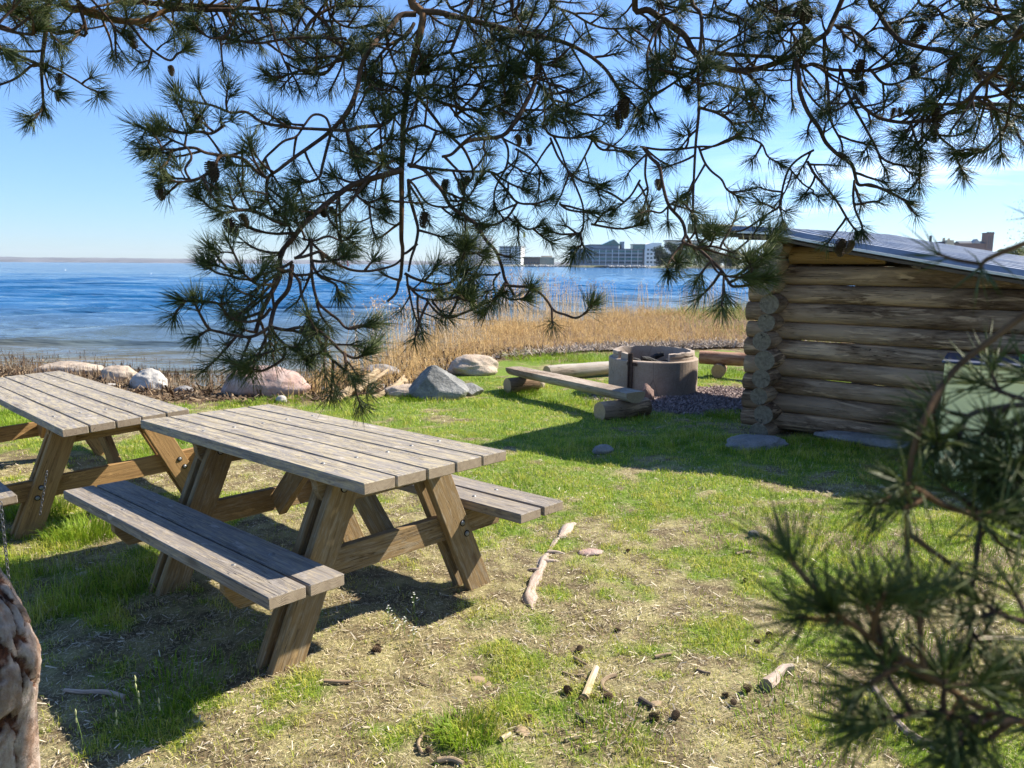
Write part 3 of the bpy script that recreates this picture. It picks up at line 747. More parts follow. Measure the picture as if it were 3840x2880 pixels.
# ================================================================== FIRE RING
M_conc = NT('concrete', .9, .2); g = M_conc.coord(); n_a = M_conc.noise(g, 3.5, 7, .65); n_b = M_conc.noise(g, 60., 4, .7)
cc = M_conc.mix(M_conc.rng(n_a, .4, .62), (.34, .26, .20), (.25, .18, .13)); cc = M_conc.mix(M_conc.rng(n_b, .35, .7, 0, .5), cc, (.46, .40, .34))
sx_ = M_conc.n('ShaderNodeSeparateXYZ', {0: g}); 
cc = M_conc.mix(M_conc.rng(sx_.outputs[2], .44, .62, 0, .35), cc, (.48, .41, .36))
v_ = M_conc.n('ShaderNodeTexVoronoi', {'Vector': M_conc.map(g, (2.6, 2.6, 1.3)), 'Scale': 1.}, feature='DISTANCE_TO_EDGE').outputs['Distance']
cc = M_conc.mix(M_conc.rng(v_, 0, .012, .7, 0), cc, (.08, .06, .05)); M_conc.col(cc); M_conc.bump(M_conc.math('ADD', n_a, M_conc.math('MULTIPLY', n_b, .5)), .6, .012)
RR = .625; RH = .52; ring = empty('fire_ring', (RING.x, RING.y, h1(RING.x, RING.y)-.03), 0, label='round concrete fire ring with charred wood inside on the gravel', cat='fire pit')
def lathe(mb, prof, a0=0., a1=2*math.pi, n=72, mi=0, closed=True, jag=None):
    vs = []; 
    for i in range(n+(0 if closed else 1)):
        a_ = a0+(a1-a0)*i/n
        for (r, z) in prof:
            w_ = 1+.006*mnoise.noise(Vector((math.cos(a_)*3, math.sin(a_)*3, z*5)))
            zz = z+(jag(a_, z) if jag else 0)
            vs.append((r*w_*math.cos(a_), r*w_*math.sin(a_), zz))
    m = len(prof); N_ = n if closed else n
    fs = [(i*m+j, ((i+1) % (n if closed else n+1))*m+j, ((i+1) % (n if closed else n+1))*m+(j+1) % m, i*m+(j+1) % m) for i in range(N_) for j in range(m)]
    if not closed: fs += [tuple(range(m)), tuple(n*m+j for j in range(m))[::-1]]
    mb.add(vs, fs, mi, None, False)
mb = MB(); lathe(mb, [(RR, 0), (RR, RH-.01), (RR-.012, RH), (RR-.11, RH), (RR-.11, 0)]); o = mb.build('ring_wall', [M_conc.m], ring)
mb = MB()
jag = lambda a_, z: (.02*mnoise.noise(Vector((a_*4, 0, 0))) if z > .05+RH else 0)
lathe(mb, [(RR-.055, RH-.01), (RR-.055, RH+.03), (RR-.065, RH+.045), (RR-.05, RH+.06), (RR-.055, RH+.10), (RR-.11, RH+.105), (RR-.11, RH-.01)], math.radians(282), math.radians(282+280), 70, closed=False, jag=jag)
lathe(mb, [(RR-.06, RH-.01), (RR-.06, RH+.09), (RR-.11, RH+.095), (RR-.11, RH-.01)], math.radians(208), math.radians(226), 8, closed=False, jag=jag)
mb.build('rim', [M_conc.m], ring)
M_rust = plain('rusty_iron', (.07, .045, .035), .8, .3, .4, 25., .3)
mb = MB(); aa = math.radians(232); cx, cy = math.cos(aa), math.sin(aa); Mr = Matrix.Translation((cx*(RR+.025), cy*(RR+.025), 0)) @ Matrix.Rotation(aa+math.pi/2, 4, 'Z')
mb.box((-.03, -.006, .14), (.03, .006, RH+.11), Mr); mb.box((-.03, -.03, .14), (-.018, .03, RH+.11), Mr); mb.box((-.06, .004, RH-.06), (.09, .02, RH-.01), Mr)
mb.build('grate_post', [M_rust], ring)
for k in range(2):
    mb = MB(); tube(mb, [Mr @ Vector((.065-.11*k, -.012, RH-.035)), Mr @ Vector((.065-.11*k, .012, RH-.035))], .012, 8, smooth=False); mb.build('bolt', [M_rust], ring)
mb = MB(); lathe(mb, [(.001, .30), (RR-.12, .33), (RR-.12, .28), (.001, .26)], n=40); mb.build('ash_bed', [plain('ash', (.05, .048, .045), .95, .1, .6, 20., .8, .04)], ring)
M_char = plain('charred_wood', (.018, .017, .017), .7, .3, .5, 30., .8, .02)
for k, (x_, y_, an, l_, zz, ti) in enumerate(((.0, -.1, .3, .42, .43, .28), (.15, .05, 2.2, .36, .40, .2), (-.12, .1, 1.2, .40, .39, -.2), (.05, .2, 2.8, .3, .46, .4), (-.2, -.05, .1, .32, .42, .1))):
    mb = MB(); tube(mb, [(-l_/2, 0, 0), (-l_/4, .01, .01), (l_/4, 0, -.01), (l_/2, .01, 0)], [.03, .042, .038, .022], 8, wob=.3, off=k, smooth=False)
    o = mb.build('charred_log', [M_char], None, label='charred black firewood inside the concrete fire ring', cat='firewood', group='charred firewood in the fire ring')
    o.location = (RING.x+x_, RING.y+y_, ring.location.z+zz+.03); o.rotation_euler = (0, ti, an)

# ================================================================== LOG BENCHES
M_benchlog = logmat('bench_log', (.24, .19, .15), (.30, .23, .17), (.08, .05, .035), .55, .66)
M_benchend = endgrain('bench_log_end', (.48, .36, .22), (.28, .18, .10))
def halflog(mb, p, q, w, t, seed, n=12):
    p = Vector(p); q = Vector(q); dv = (q-p); L_ = dv.length; ex_ = dv.normalized(); side = Vector((0, 0, 1)).cross(ex_).normalized(); up = ex_.cross(side)
    m = 14; sec = [(-w/2, 0)]+[(w/2*math.cos(a), -t*abs(math.sin(a))**.8) for a in np.linspace(math.pi, 2*math.pi, n)][1:-1]+[(w/2, 0)]+[(w*.3, .004), (0, .006), (-w*.3, .004)]
    vs = []; gs = []
    for i in range(m+1):
        c_ = p.lerp(q, i/m); k = 1+.07*mnoise.noise(Vector((i*.4, seed, 0)))
        for (a_, b_) in sec: vs.append(c_+side*a_*k+up*b_*k); gs.append((L_*i/m+seed, a_, b_+seed))
    N_ = len(sec); fs = [(i*N_+j, (i+1)*N_+j, (i+1)*N_+(j+1) % N_, i*N_+(j+1) % N_) for i in range(m) for j in range(N_)]
    mb.add(vs, fs, 0, gs, False); mb.add(vs[:N_], [tuple(range(N_))], 1, [(seed, b*1.0, c) for a, b, c in gs[:N_]]); mb.add(vs[-N_:], [tuple(range(N_))[::-1]], 1, [(seed, b, c) for a, b, c in gs[-N_:]])
fA = at(2345, 1535); fB = at(1945, 1452)
hA = iplane(2405, 1492, fA.z+.30); 
# near bench: plank from (1100,790) to (1430,862) in the view
pA = P(2385, 1474, 9.05); pB = P(1925, 1374, 10.35)
zz_ = fA.z+.33; r_ = ray(2385, 1472); pA = CAM+r_*((zz_-CZ)/r_.z); zz_ = fB.z+.31; r_ = ray(1925, 1376); pB = CAM+r_*((zz_-CZ)/r_.z)
b1_ = empty('log_bench', (fA.x, fA.y, fA.z), 0, label='split log bench on two round logs in front of the fire ring', cat='bench', group='log benches round the fire ring')
lo_ = Vector(b1_.location)
mb = MB(); halflog(mb, pA-lo_, pB-lo_, .27, .12, 3); mb.build('bench_plank', [M_benchlog, M_benchend], b1_)
dv = (pA-pB).normalized(); sd = Vector((0, 0, 1)).cross(dv).normalized()
for k, (q, l_) in enumerate(((pA-dv*.22, .34), (pB+dv*.25, .24))):
    gz_ = h1(q.x, q.y); c_ = Vector((q.x, q.y, gz_+.10)); mb = MB()
    logtube(mb, c_-sd*l_-lo_, c_+sd*l_-lo_, .115, .11, 90+k, n=20); mb.build('support_log', [M_log, M_benchend], b1_)
zb = -.16
def lowlog(u0, v0, u1, v1, dz, r, label, mat, seed):
    a_ = at(u0, v0); b_ = at(u1, v1); a_.z += dz; b_.z += dz; root = empty('log_bench', ((a_+b_)/2)-Vector((0, 0, dz)), 0, label=label, cat='bench', group='log benches round the fire ring')
    mb = MB(); lo2 = Vector(root.location); logtube(mb, a_-lo2, b_-lo2, r, r*.92, seed, n=20); mb.build('seat_log', [mat, M_benchend], root)
    dv_ = (b_-a_).normalized(); s_ = Vector((0, 0, 1)).cross(dv_)
    for t in (.15, .85):
        c_ = a_.lerp(b_, t); gz_ = h1(c_.x, c_.y)
        if c_.z-r-gz_ > .04:
            mb = MB(); rr_ = (c_.z-r-gz_)/2+.02; logtube(mb, Vector((c_.x, c_.y, gz_+rr_))-s_*.2-lo2, Vector((c_.x, c_.y, gz_+rr_))+s_*.2-lo2, rr_, rr_, seed+t, n=12); mb.build('support_log', [M_log, M_benchend], root)
lowlog(2050, 1428, 2330, 1402, .12, .12, 'bleached round log seat behind the split log bench, left of the ring', M_logw, 21)
lowlog(2620, 1408, 3150, 1440, .30, .11, 'reddish log bench between the fire ring and the log shelter', logmat('red_log', (.38, .22, .15), (.46, .32, .24), (.22, .11, .07), .5, .66), 22)
stone(2430, 1502, .13, .10, .16, 'reddish upright stone between the bench end and the fire ring', rockmat('red_stone', (.22, .14, .12), (.30, .2, .17), (.1, .07, .06)), .4, 5, True)
stone(2020, 1452, .10, .09, .10, 'small pale stone under the split log bench', R_tan, .4, 6)

# ================================================================== SHORE STONES
stone(1000, 1480, .62, .34, .27, 'large pink granite boulder with dark crack behind the picnic tables', R_pink, -.1, 11, sink=.30, fac=.16)
stone(560, 1462, .30, .22, .20, 'rounded white stone beside the reed stubble at the water', R_white, -.4, 12, sink=.25, fac=.2)
stone(450, 1430, .27, .22, .17, 'pale grey rounded stone left of the white stone', R_tan, .2, 13, sink=.25)
stone(265, 1405, .60, .25, .15, 'long flat pale rock just beyond the tabletop', R_tan, -.1, 14, sink=.3)
stone(410, 1449, .19, .06, .035, 'thin flat stone leaning before the pale grey stone', R_white, .3, 15, ang=True)
stone(690, 1470, .13, .10, .06, 'small grey stone touching the pink boulder on its left', R_grey2, 0, 16)
stone(1645, 1492, .42, .32, .30, 'sharp edged dark grey rock on the lawn edge', R_grey, 0, 23, True, sink=.2, planes=((-.85, -.3, .55, .62), (-.3, -.9, .25, .66), (.35, -.75, .62, .50), (.75, -.1, .75, .52), (.95, -.1, .1, .95), (0, .9, .5, .6), (-.15, .1, 1, .86), (-.7, .5, .3, .8), (.3, -.95, -.1, .8)))
stone(1760, 1480, .22, .2, .12, 'low grey rock wedge against the right side of the dark rock', R_grey, -.3, 29, True, sink=.22)
stone(1772, 1402, .42, .30, .20, 'tan boulder in the grass before the dry reeds', R_tan, .15, 18, sink=.22, fac=.2)
stone(1430, 1412, .30, .2, .13, 'grey boulder half hidden behind the driftwood pile', R_grey2, .2, 19)
stone(1535, 1484, .34, .2, .10, 'flat sandy stone between driftwood and dark rock', R_tan, .1, 20)
stone(1085, 1375, .42, .25, .15, 'stone with yellow green algae at the water edge', rockmat('algae_stone', (.32, .36, .06), (.38, .34, .25), (.2, .2, .1), 3), .1, 21)
stone(1230, 1395, .30, .18, .07, 'flat whitish stone at the water edge behind the pine needles', R_white, .1, 24)
stone(1165, 1457, .09, .07, .05, 'small round brown stone on the beach right of the boulder', R_tan, 0, 25)
stone(1246, 1465, .10, .07, .03, 'small flat white stone on the beach', R_white, .4, 26)
stone(1215, 1462, .05, .05, .03, 'tiny grey pebble beside the flat white stone', R_grey2, .4, 28)
stone(1055, 1508, .07, .06, .06, 'small white stone in the grass under the pink boulder', R_white, .4, 27)
stone(2650, 1124, .75, .45, .28, 'dark rock in the water beyond the reeds', R_grey2, .1, 31, sink=.4)
stone(2262, 1698, .10, .07, .05, 'small stone in the shaded grass left of the shelter', R_grey2, .4, 33)
stone(2825, 2016, .035, .03, .03, 'small grey pebble on the sunny lawn below the shelter shadow', R_grey2, .4, 34)
stone(2215, 2075, .07, .045, .012, 'flat pink stone chip in the grass right of the bare root', R_pink, .2, 35)
stone(1372, 1446, .05, .04, .03, 'small pale pebble left of the driftwood pile', R_white, .2, 36)

# driftwood pile
M_drift = wood('driftwood', (.40, .29, .17), (.46, .36, .23), (.14, .085, .05), .45, .6)
for k, (u0, v0, u1, v1, h0, h1_, r0, r1, lb_) in enumerate((
    (1285, 1500, 1525, 1400, .05, .20, .07, .045, 'thickest split driftwood log on the pile, rising to the right'),
    (1262, 1508, 1490, 1418, .02, .13, .045, .03, 'lower dark driftwood stick along the foot of the pile'),
    (1340, 1490, 1540, 1400, .09, .19, .035, .02, 'thin pale driftwood stick on top of the pile'),
    (1400, 1500, 1520, 1452, .03, .08, .03, .05, 'short reddish driftwood stump with broken end'),
    (1460, 1478, 1515, 1440, .05, .12, .03, .02, 'crooked driftwood piece at the right of the pile'))):
    a_ = at(u0, v0); b_ = at(u1, v1); b_ = a_+(b_-a_)*min(1, 1.35/(b_-a_).length); b_.z = h1(b_.x, b_.y); a_.z += h0; b_.z += h1_
    mb = MB(); m = 10; pts = [a_.lerp(b_, i/m)+Vector((0, 0, .02*mnoise.noise(Vector((i*.5, k, 0))))) for i in range(m+1)]
    tube(mb, [p-a_ for p in pts], [r0+(r1-r0)*i/m for i in range(m+1)], 9, off=k*2.2, wob=.45, smooth=False, capmi=1)
    o = mb.build('driftwood', [M_drift, M_end], None, label=lb_, cat='driftwood', group='driftwood pile at the beach'); o.location = a_
# ================================================================== TOWN ACROSS THE BAY
def fmat(n, c, r=.8): return plain(n, c, r, .2, .08, .3, 0)
B_conc = fmat('raw_concrete', (.30, .31, .33)); B_white = fmat('white_render', (.80, .80, .78)); B_glass = plain('dark_glazing', (.03, .07, .09), .15, .6, .3, .2, 0)
B_brown = fmat('brown_cladding', (.20, .13, .10)); B_cream = fmat('cream_render', (.58, .48, .34)); B_slate = fmat('slate_roof', (.07, .08, .11)); B_grey = fmat('grey_cladding', (.33, .35, .38))
B_brick = fmat('red_brown_brick', (.19, .12, .11)); B_red = fmat('red_tile', (.34, .14, .09)); B_teal = plain('green_glazing', (.05, .16, .15), .15, .6, .3, .2, 0); B_copper = fmat('verdigris', (.18, .30, .27))
def px2m(dp, dist): return dp*dist/F
def site(u, vb, dist, **k):
    r = ray(u, vb); q = CAM+r*(dist/r.y); return q
class Bld:
    "building placed at a bearing and distance; local x to the right, y away"
    def __init__(s, name, u, vb, dist, rot, label, cat='building', group=None):
        q = site(u, vb, dist); s.k = dist/F; s.root = empty(name, q, rot, label=label, cat=cat, group=group)
    def part(s, name, boxes, mat):
        if name == 'window' and len(boxes) > 1: name = 'window_row'
        mb = MB()
        for (x0, x1, y0, y1, z0, z1) in boxes: mb.box((x0*s.k, y0*s.k, z0*s.k), (x1*s.k, y1*s.k, z1*s.k))
        return mb.build(name, [mat], s.root)
    def poly(s, name, vs, fs, mat):
        mb = MB(); mb.add([(a*s.k, b*s.k, c*s.k) for a, b, c in vs], fs); return mb.build(name, [mat], s.root)
# units below are photograph pixels at the building's own distance
b = Bld('apartment_tower', 1797, 996, 1100, .55, 'tallest pale apartment tower under construction, left of its neighbour', 'apartment tower')
b.part('wall', [(-52, 0, 0, 52, -8, 108)], B_conc)
b.part('balcony_wall', [(0, 62, 10, 52, -8, 104)], B_white); b.part('roof_slab', [(-53, 64, -1, 53, 108, 111), (62, 72, 14, 48, 60, 62), (62, 72, 14, 48, 80, 82)], B_conc)
for k in range(12): b.part('balcony', [(2, 64, 0, 9, 3+8.4*k, 6.5+8.4*k)], B_white)
for k in range(12): b.part('window', [(6+14*j, 14+14*j, 8.5, 10.2, 7+8.4*k, 10.5+8.4*k) for j in range(4)], B_glass)
for k in range(6): b.part('window', [(-44+11*k, -40+11*k, -.4, .2, 6+8.4*j, 10+8.4*j) for j in range(11)] if k < 4 else [(-53, -52-.3, 8+8*k-20, 13+8*k-20, 6+8.4*j, 10+8.4*j) for j in range(11)], B_glass)
b = Bld('apartment_tower', 1905, 994, 1080, -.35, 'lower white apartment block under construction beside the tallest tower', 'apartment tower')
b.part('wall', [(-36, 12, 4, 50, -8, 66)], B_grey); b.part('gable_wall', [(12, 50, 0, 46, -8, 66)], B_white); b.part('roof_slab', [(-38, 52, -2, 52, 66, 69)], B_conc)
for k in range(7): b.part('balcony', [(-36, 12, -2, 4, 4+8.8*k, 7+8.8*k)], B_white)
for k in range(7): b.part('window', [(-32+11*j, -25+11*j, 3.4, 4.2, 7.6+8.8*k, 11.6+8.8*k) for j in range(4)]+[(18+9*j, 22+9*j, -.5, .2, 5.6+8.8*k, 10+8.8*k) for j in range(4)], B_glass)
b = Bld('construction_hoist', 1966, 990, 1070, 0, 'thin yellow and grey hoist mast beside the white apartment block', 'crane')
b.part('mast', [(-3, -2, 0, 1, 0, 118), (2, 3, 0, 1, 0, 118)]+[(-3, 3, 0, 1, 4*k, 4*k+1) for k in range(29)], B_grey); b.part('cab', [(-5, 3, -3, 3, 96, 116)], fmat('yellow_paint', (.65, .48, .08)))
b = Bld('harbour_building', 2020, 990, 900, 0, 'low brown building with cream columned right half on the far quay', 'building')
b.part('wall', [(-56, 4, 0, 40, -3, 22)], B_brown); b.part('roof', [(-60, 6, -3, 42, 22, 26)], B_brown); b.part('colonnade_wall', [(4, 58, 4, 40, -3, 22)], B_cream)
b.part('columns', [(6+8*k, 9+8*k, 0, 4, -3, 22) for k in range(7)], B_cream); b.part('roof', [(4, 62, -2, 42, 22, 25), (10, 50, 8, 30, 25, 30)], B_cream)
for k in range(4): b.part('window', [(-40+11*k, -34+11*k, -.4, .4, 3, 8)], B_glass)
b = Bld('office_building', 2311, 992, 725, .06, 'long glass fronted office building with white right wing across the bay', 'office building')
b.part('wall', [(-165, -115, 0, 60, -4, 58), (-115, 100, 6, 60, -4, 56), (-115, 10, 10, 60, 56, 70), (20, 30, 10, 50, 56, 84)], B_grey)
b.part('white_wing', [(105, 166, -6, 60, -4, 74)], B_white); b.poly('wing_roof', [(105, -6, 74), (166, -6, 74), (166, 60, 74), (105, 60, 74), (130, -6, 80), (166, -6, 80), (166, 60, 80), (130, 60, 80)], [(0, 1, 5, 4), (1, 2, 6, 5), (2, 3, 7, 6), (3, 0, 4, 7), (4, 5, 6, 7)], B_white)
b.part('glass_hall', [(60, 108, 0, 40, 56, 73)], B_teal); b.part('roof', [(58, 110, -2, 42, 73, 75), (-118, 102, 3, 60, 56, 58), (-100, 20, 8, 60, 70, 73)], B_slate)
b.poly('glass_gable', [(-60, 4, 70), (16, 4, 70), (-10, 4, 92), (-60, 40, 70), (16, 40, 70), (-10, 40, 92)], [(0, 1, 2), (5, 4, 3), (0, 2, 5, 3), (2, 1, 4, 5)], B_teal)
for k in range(4): b.part('window', [(-112, 100, 5, 6.3, 4+13.5*k, 11+13.5*k)], B_teal if k % 2 else B_glass)
for k in range(9): b.part('mullions', [(-112+24*k, -110+24*k, 3.5, 5, -2, 56)], B_white)
for k in range(3): b.part('window', [(-158+16*k, -150+16*k, -.5, .5, 2, 54)], B_glass)
for k in range(4): b.part('window', [(112+13*j, 120+13*j, -6.6, -5.8, 6+15*k, 13+15*k) for j in range(2 if k > 2 else 3)], B_glass)
b = Bld('hillside_house', 2560, 946, 900, .1, 'white flat roofed house above the dark trees across the bay', 'building')
b.part('wall', [(-58, 60, 0, 40, -25, 40)], B_white); b.part('roof', [(-62, 64, -4, 44, 40, 44)], B_slate)
for k in range(3): b.part('window', [(-50, 54, -.5, .4, 2+12*k, 8+12*k)], B_glass)
# right hand town
b = Bld('mansard_house', 3495, 985, 620, -.15, 'cream house with dark mansard roof, turret and yellow gable wall above the shelter roof', 'house')
b.part('wall', [(-50, 40, 0, 40, -60, 50)], fmat('pale_grey_render', (.50, .50, .46))); b.part('gable_wall', [(40, 70, -4, 44, -60, 62)], B_cream)
b.poly('roof', [(-50, 0, 50), (40, 0, 50), (40, 40, 50), (-50, 40, 50), (-38, 8, 72), (40, 8, 78), (40, 32, 78), (-38, 32, 72)], [(0, 1, 5, 4), (1, 2, 6, 5), (2, 3, 7, 6), (3, 0, 4, 7), (4, 5, 6, 7)], B_slate)
b.poly('gable_roof', [(40, -4, 62), (70, -4, 62), (66, -4, 82), (44, -4, 82), (40, 44, 62), (70, 44, 62), (66, 44, 82), (44, 44, 82)], [(0, 1, 2, 3), (5, 4, 7, 6), (0, 3, 7, 4), (3, 2, 6, 7), (2, 1, 5, 6)], B_cream)
mb = MB(); k_ = b.k
mb_v = [(-8*k_, 0, 50*k_)]; tube(mb, [(-2*k_, 0, 30*k_), (-2*k_, 0, 62*k_), (-2*k_, 0, 70*k_), (-2*k_, 0, 75*k_)], [15*k_, 15*k_, 9*k_, 1*k_], 12); mb.build('turret', [B_slate], b.root)
for x_, z_ in ((-7, 92), (39, 84), (56, 82)): b.part('chimney', [(x_-3, x_+4, 14, 20, 66, z_+7)], B_slate if x_ < 0 else B_cream)
for k in range(3): b.part('window', [(-40+22*k, -34+22*k, -.4, .4, 28, 38)], B_glass)
b = Bld('low_white_building', 3590, 990, 560, 0, 'low white building with a row of dark windows right of the yellow gable', 'building')
b.part('wall', [(-40, 45, 0, 30, -40, 48)], B_white); b.part('roof', [(-42, 47, -2, 32, 48, 53)], B_grey)
for k in range(6): b.part('window', [(-34+12*k, -27+12*k, -.4, .4, 34, 40)], B_glass)
b = Bld('brick_warehouse', 3650, 985, 760, 0, 'dark brown warehouse with a small roof lantern beside the brick tower', 'warehouse')
b.part('wall', [(-56, 50, 0, 40, -50, 70)], B_brick); b.poly('roof', [(-58, -2, 70), (52, -2, 70), (52, 42, 70), (-58, 42, 70), (-58, 20, 79), (52, 20, 79)], [(0, 1, 5, 4), (2, 3, 4, 5), (1, 2, 5), (3, 0, 4)], B_slate)
b.poly('roof_lantern', [(-12, -4, 70), (18, -4, 70), (3, -4, 86), (-12, 20, 70), (18, 20, 70), (3, 20, 86)], [(0, 1, 2), (4, 3, 5), (0, 2, 5, 3), (2, 1, 4, 5)], B_grey)
b = Bld('brick_tower', 3706, 975, 760, .2, 'tall square brown brick tower with notched top on the skyline', 'tower')
b.part('shaft', [(-14, 14, 0, 26, -50, 96)], B_brick); b.part('parapet', [(-15, 15, -1, 27, 96, 99)]+[(-15+11*k, -10+11*k, -1, 3, 99, 102) for k in range(3)], B_slate)
for k in range(3): b.part('window', [(-9+8*k, -6+8*k, -.4, .4, 40, 88)], B_slate)
b = Bld('long_grey_building', 3420, 960, 900, 0, 'long blue grey building low on the skyline left of the mansard house', 'building')
b.part('wall', [(-60, 40, 0, 40, -40, 42)], B_grey); b.part('roof', [(-62, 42, -2, 42, 42, 47), (-40, -30, 5, 15, 47, 52), (-10, 2, 5, 15, 47, 52)], B_slate)
for i_, (u_, w_, h_, lb_) in enumerate(((3625, 22, 38, 'red tiled house left of the other red roof beneath the warehouse'), (3655, 26, 30, 'red tiled house right of its twin beneath the warehouse'))):
    b = Bld('red_roofed_house', u_, 990, 520+i_*12, .3*i_, lb_, 'house'); b.part('wall', [(-w_, w_, 0, 30, -40, h_-12)], B_white if not i_ else B_red)
    b.poly('roof', [(-w_-1, -2, h_-12), (w_+1, -2, h_-12), (w_+1, 32, h_-12), (-w_-1, 32, h_-12), (-w_-1, 15, h_), (w_+1, 15, h_)], [(0, 1, 5, 4), (2, 3, 4, 5), (1, 2, 5), (3, 0, 4)], B_red)
    b.part('window', [(-w_+6, -w_+11, -.4, .4, h_-22, h_-16), (4, 9, -.4, .4, h_-22, h_-16)], B_glass)
# quay revetment, pier, jetty, buoys
R_q = rockmat('quay_rock', (.42, .40, .37), (.55, .53, .5), (.2, .2, .2), .4, 3)
mb = MB()
def rockpile(u0, u1, d0, d1, n, seed, s=1.5):
    r_ = random.Random(seed)
    for _ in range(n):
        t = r_.random(); u = u0+(u1-u0)*t; dist = d0+(d1-d0)*t+r_.uniform(-3, 5); r = ray(u, 1000); q = CAM+r*(dist/r.y); q.z = WATER+r_.uniform(0, 2.0)
        sc = s*r_.uniform(.5, 1.2); vs = [q+Vector((r_.uniform(.6, 1)*sc*a_, r_.uniform(.6, 1)*sc*b_, r_.uniform(.5, .8)*sc*c_)) for a_, b_, c_ in ((-1, 0, 0), (1, 0, 0), (0, -1, 0), (0, 1, 0), (0, 0, -1), (0, 0, 1))]
        mb.add(vs, [(0, 2, 5), (2, 1, 5), (1, 3, 5), (3, 0, 5), (2, 0, 4), (1, 2, 4), (3, 1, 4), (0, 3, 4)])
rockpile(1980, 2120, 900, 850, 160, 1); rockpile(2270, 2440, 716, 706, 170, 2, 1.3); rockpile(1700, 1980, 1120, 960, 100, 5, 1.4)
mb.build('quay_rocks', [R_q], None, label='pale boulder revetment along the far quay', cat='rocks', kind='stuff')
b = Bld('pier', 2330, 1006, 600, .02, 'dark timber pier on posts in front of the office building', 'pier')
b.part('deck', [(-64, 62, 0, 14, 3, 6)], fmat('pier_timber', (.12, .10, .09))); b.part('posts', [(-62+20*k, -56+20*k, 2, 12, -4, 3) for k in range(7)], fmat('pier_post', (.09, .075, .07)))
b = Bld('jetty', 2015, 1002, 820, 0, 'low dark jetty in front of the brown harbour building', 'jetty'); b.part('deck', [(-48, 56, 0, 10, -1, 3)], fmat('jetty_stone', (.16, .15, .15)))
def buoy(u, v, dist, r, col, label, red=False):
    q = site(u, v, dist); q.z = WATER; root = empty('buoy', q, 0, label=label, cat='buoy', group='buoys on the bay')
    mb = MB(); tube(mb, [(0, 0, -.1), (0, 0, r*.5), (0, 0, r*1.6), (0, 0, r*2)], [r*.7, r, r*.8, r*.2], 12); mb.build('float', [col], root)
    mb = MB(); tube(mb, [(0, 0, r*1.9), (0, 0, r*(6 if red else 3))], r*(.35 if red else .15), 8); mb.build('mast', [col], root)
M_rb = fmat('buoy_red', (.45, .04, .04)); M_wb = fmat('buoy_white', (.8, .8, .78))
buoy(1304, 992, 700, .9, M_rb, 'red channel buoy standing on the horizon between the pine twigs', True)
for i_, (u_, v_, d_, lb_) in enumerate(((246, 1021, 160, 'white buoy far out on the left part of the bay'), (2195, 1017, 330, 'white mooring buoy nearest the jetty'), (2366, 1020, 300, 'white mooring buoy below the white office wing'), (568, 1042, 110, 'small white buoy in front of the first one'))): buoy(u_, v_, d_, .16 if d_ < 200 else .28, M_wb, lb_)
# trees across the bay and at the right edge
def crowntree(name, base, h, rad, label, cols, nleaf, leaf, seed, trunkh=.3, group=None, shape=1., lumps=9, sparse=False):
    r_ = np.random.default_rng(seed); root = empty(name, base, 0, label=label, cat='tree', group=group)
    mb = MB(); tube(mb, [(0, 0, -.3), (.02*h, 0, h*.3), (0, .01*h, h*.7), (0, 0, h*.92)], [h*.025, h*.02, h*.012, h*.004], 8)
    cs = []
    for i in range(lumps):
        a = r_.uniform(0, 6.28); z = h*(trunkh+(1-trunkh)*r_.uniform(.08, .95)); rr = rad*(1-((z/h-trunkh)/(1-trunkh))**2*.7*shape)*r_.uniform(.3, .85)
        c = np.array([math.cos(a)*rr, math.sin(a)*rr, z]); cs.append(c); tube(mb, [(0, 0, z*.75), c*.6+np.array([0, 0, z*.3]), c], [h*.008, h*.005, h*.002], 5)
    mb.build('trunk', [M_bark], root); cs = np.array(cs); n = nleaf
    c = cs[r_.integers(0, len(cs), n)]; d = r_.normal(size=(n, 3)); d /= np.linalg.norm(d, axis=1)[:, None]
    p = c+d*(r_.random((n, 1))**.45)*rad*(.5 if not sparse else .6)*np.array([1, 1, .8])
    a = r_.normal(size=(n, 3)); a /= np.linalg.norm(a, axis=1)[:, None]; b_ = np.cross(a, r_.normal(size=(n, 3))); b_ /= np.linalg.norm(b_, axis=1)[:, None]
    s = leaf*r_.uniform(.5, 1.2, (n, 1)); V = np.stack([p-a*s, p+b_*s*.7, p+a*s, p-b_*s*.7], 1).reshape(-1, 3)
    k = np.array(cols)[r_.integers(0, len(cols), n)]; colr = np.repeat(k*r_.uniform(.75, 1.25, (n, 1)), 4, 0)
    arrmesh('crown', V, np.zeros((0, 3), 'i'), np.arange(4*n).reshape(-1, 4), M_leaf, root, colr)
M_leaf = colattr('leaf_clumps', .7, .1, .3)
DK = [(.035, .055, .03), (.05, .075, .035)]; YG = [(.22, .25, .05), (.16, .2, .05), (.1, .14, .05)]; BR = [(.16, .14, .07), (.12, .12, .06)]
tl = [(2475, 640, 13, 5, DK, 'dark evergreen tree nearest the white office wing'), (2520, 630, 16, 6, DK, 'tall dark evergreen left of the yellow green tree'), (2570, 620, 15, 6, YG, 'yellow green spring tree over the bay, leftmost of its colour'), (2625, 600, 14, 6, YG, 'yellow green spring tree next to the shelter roof corner'), (2680, 590, 12, 6, BR, 'olive brown tree behind the shelter corner'), (2740, 570, 10, 5, DK, 'dark tree seen below the shelter eave'), (2810, 560, 10, 5, YG, 'pale green tree seen below the shelter eave')]
for i_, (u_, d_, h_, r_, c_, lb_) in enumerate(tl):
    q = site(u_, 995, d_); q.z = 1.0; crowntree('broadleaf_tree' if c_ is not DK else 'evergreen_tree', q, h_*1.25, r_*1.35, lb_, c_, 6500, .5, 50+i_, .02, 'trees on the far shore', .5, 20)
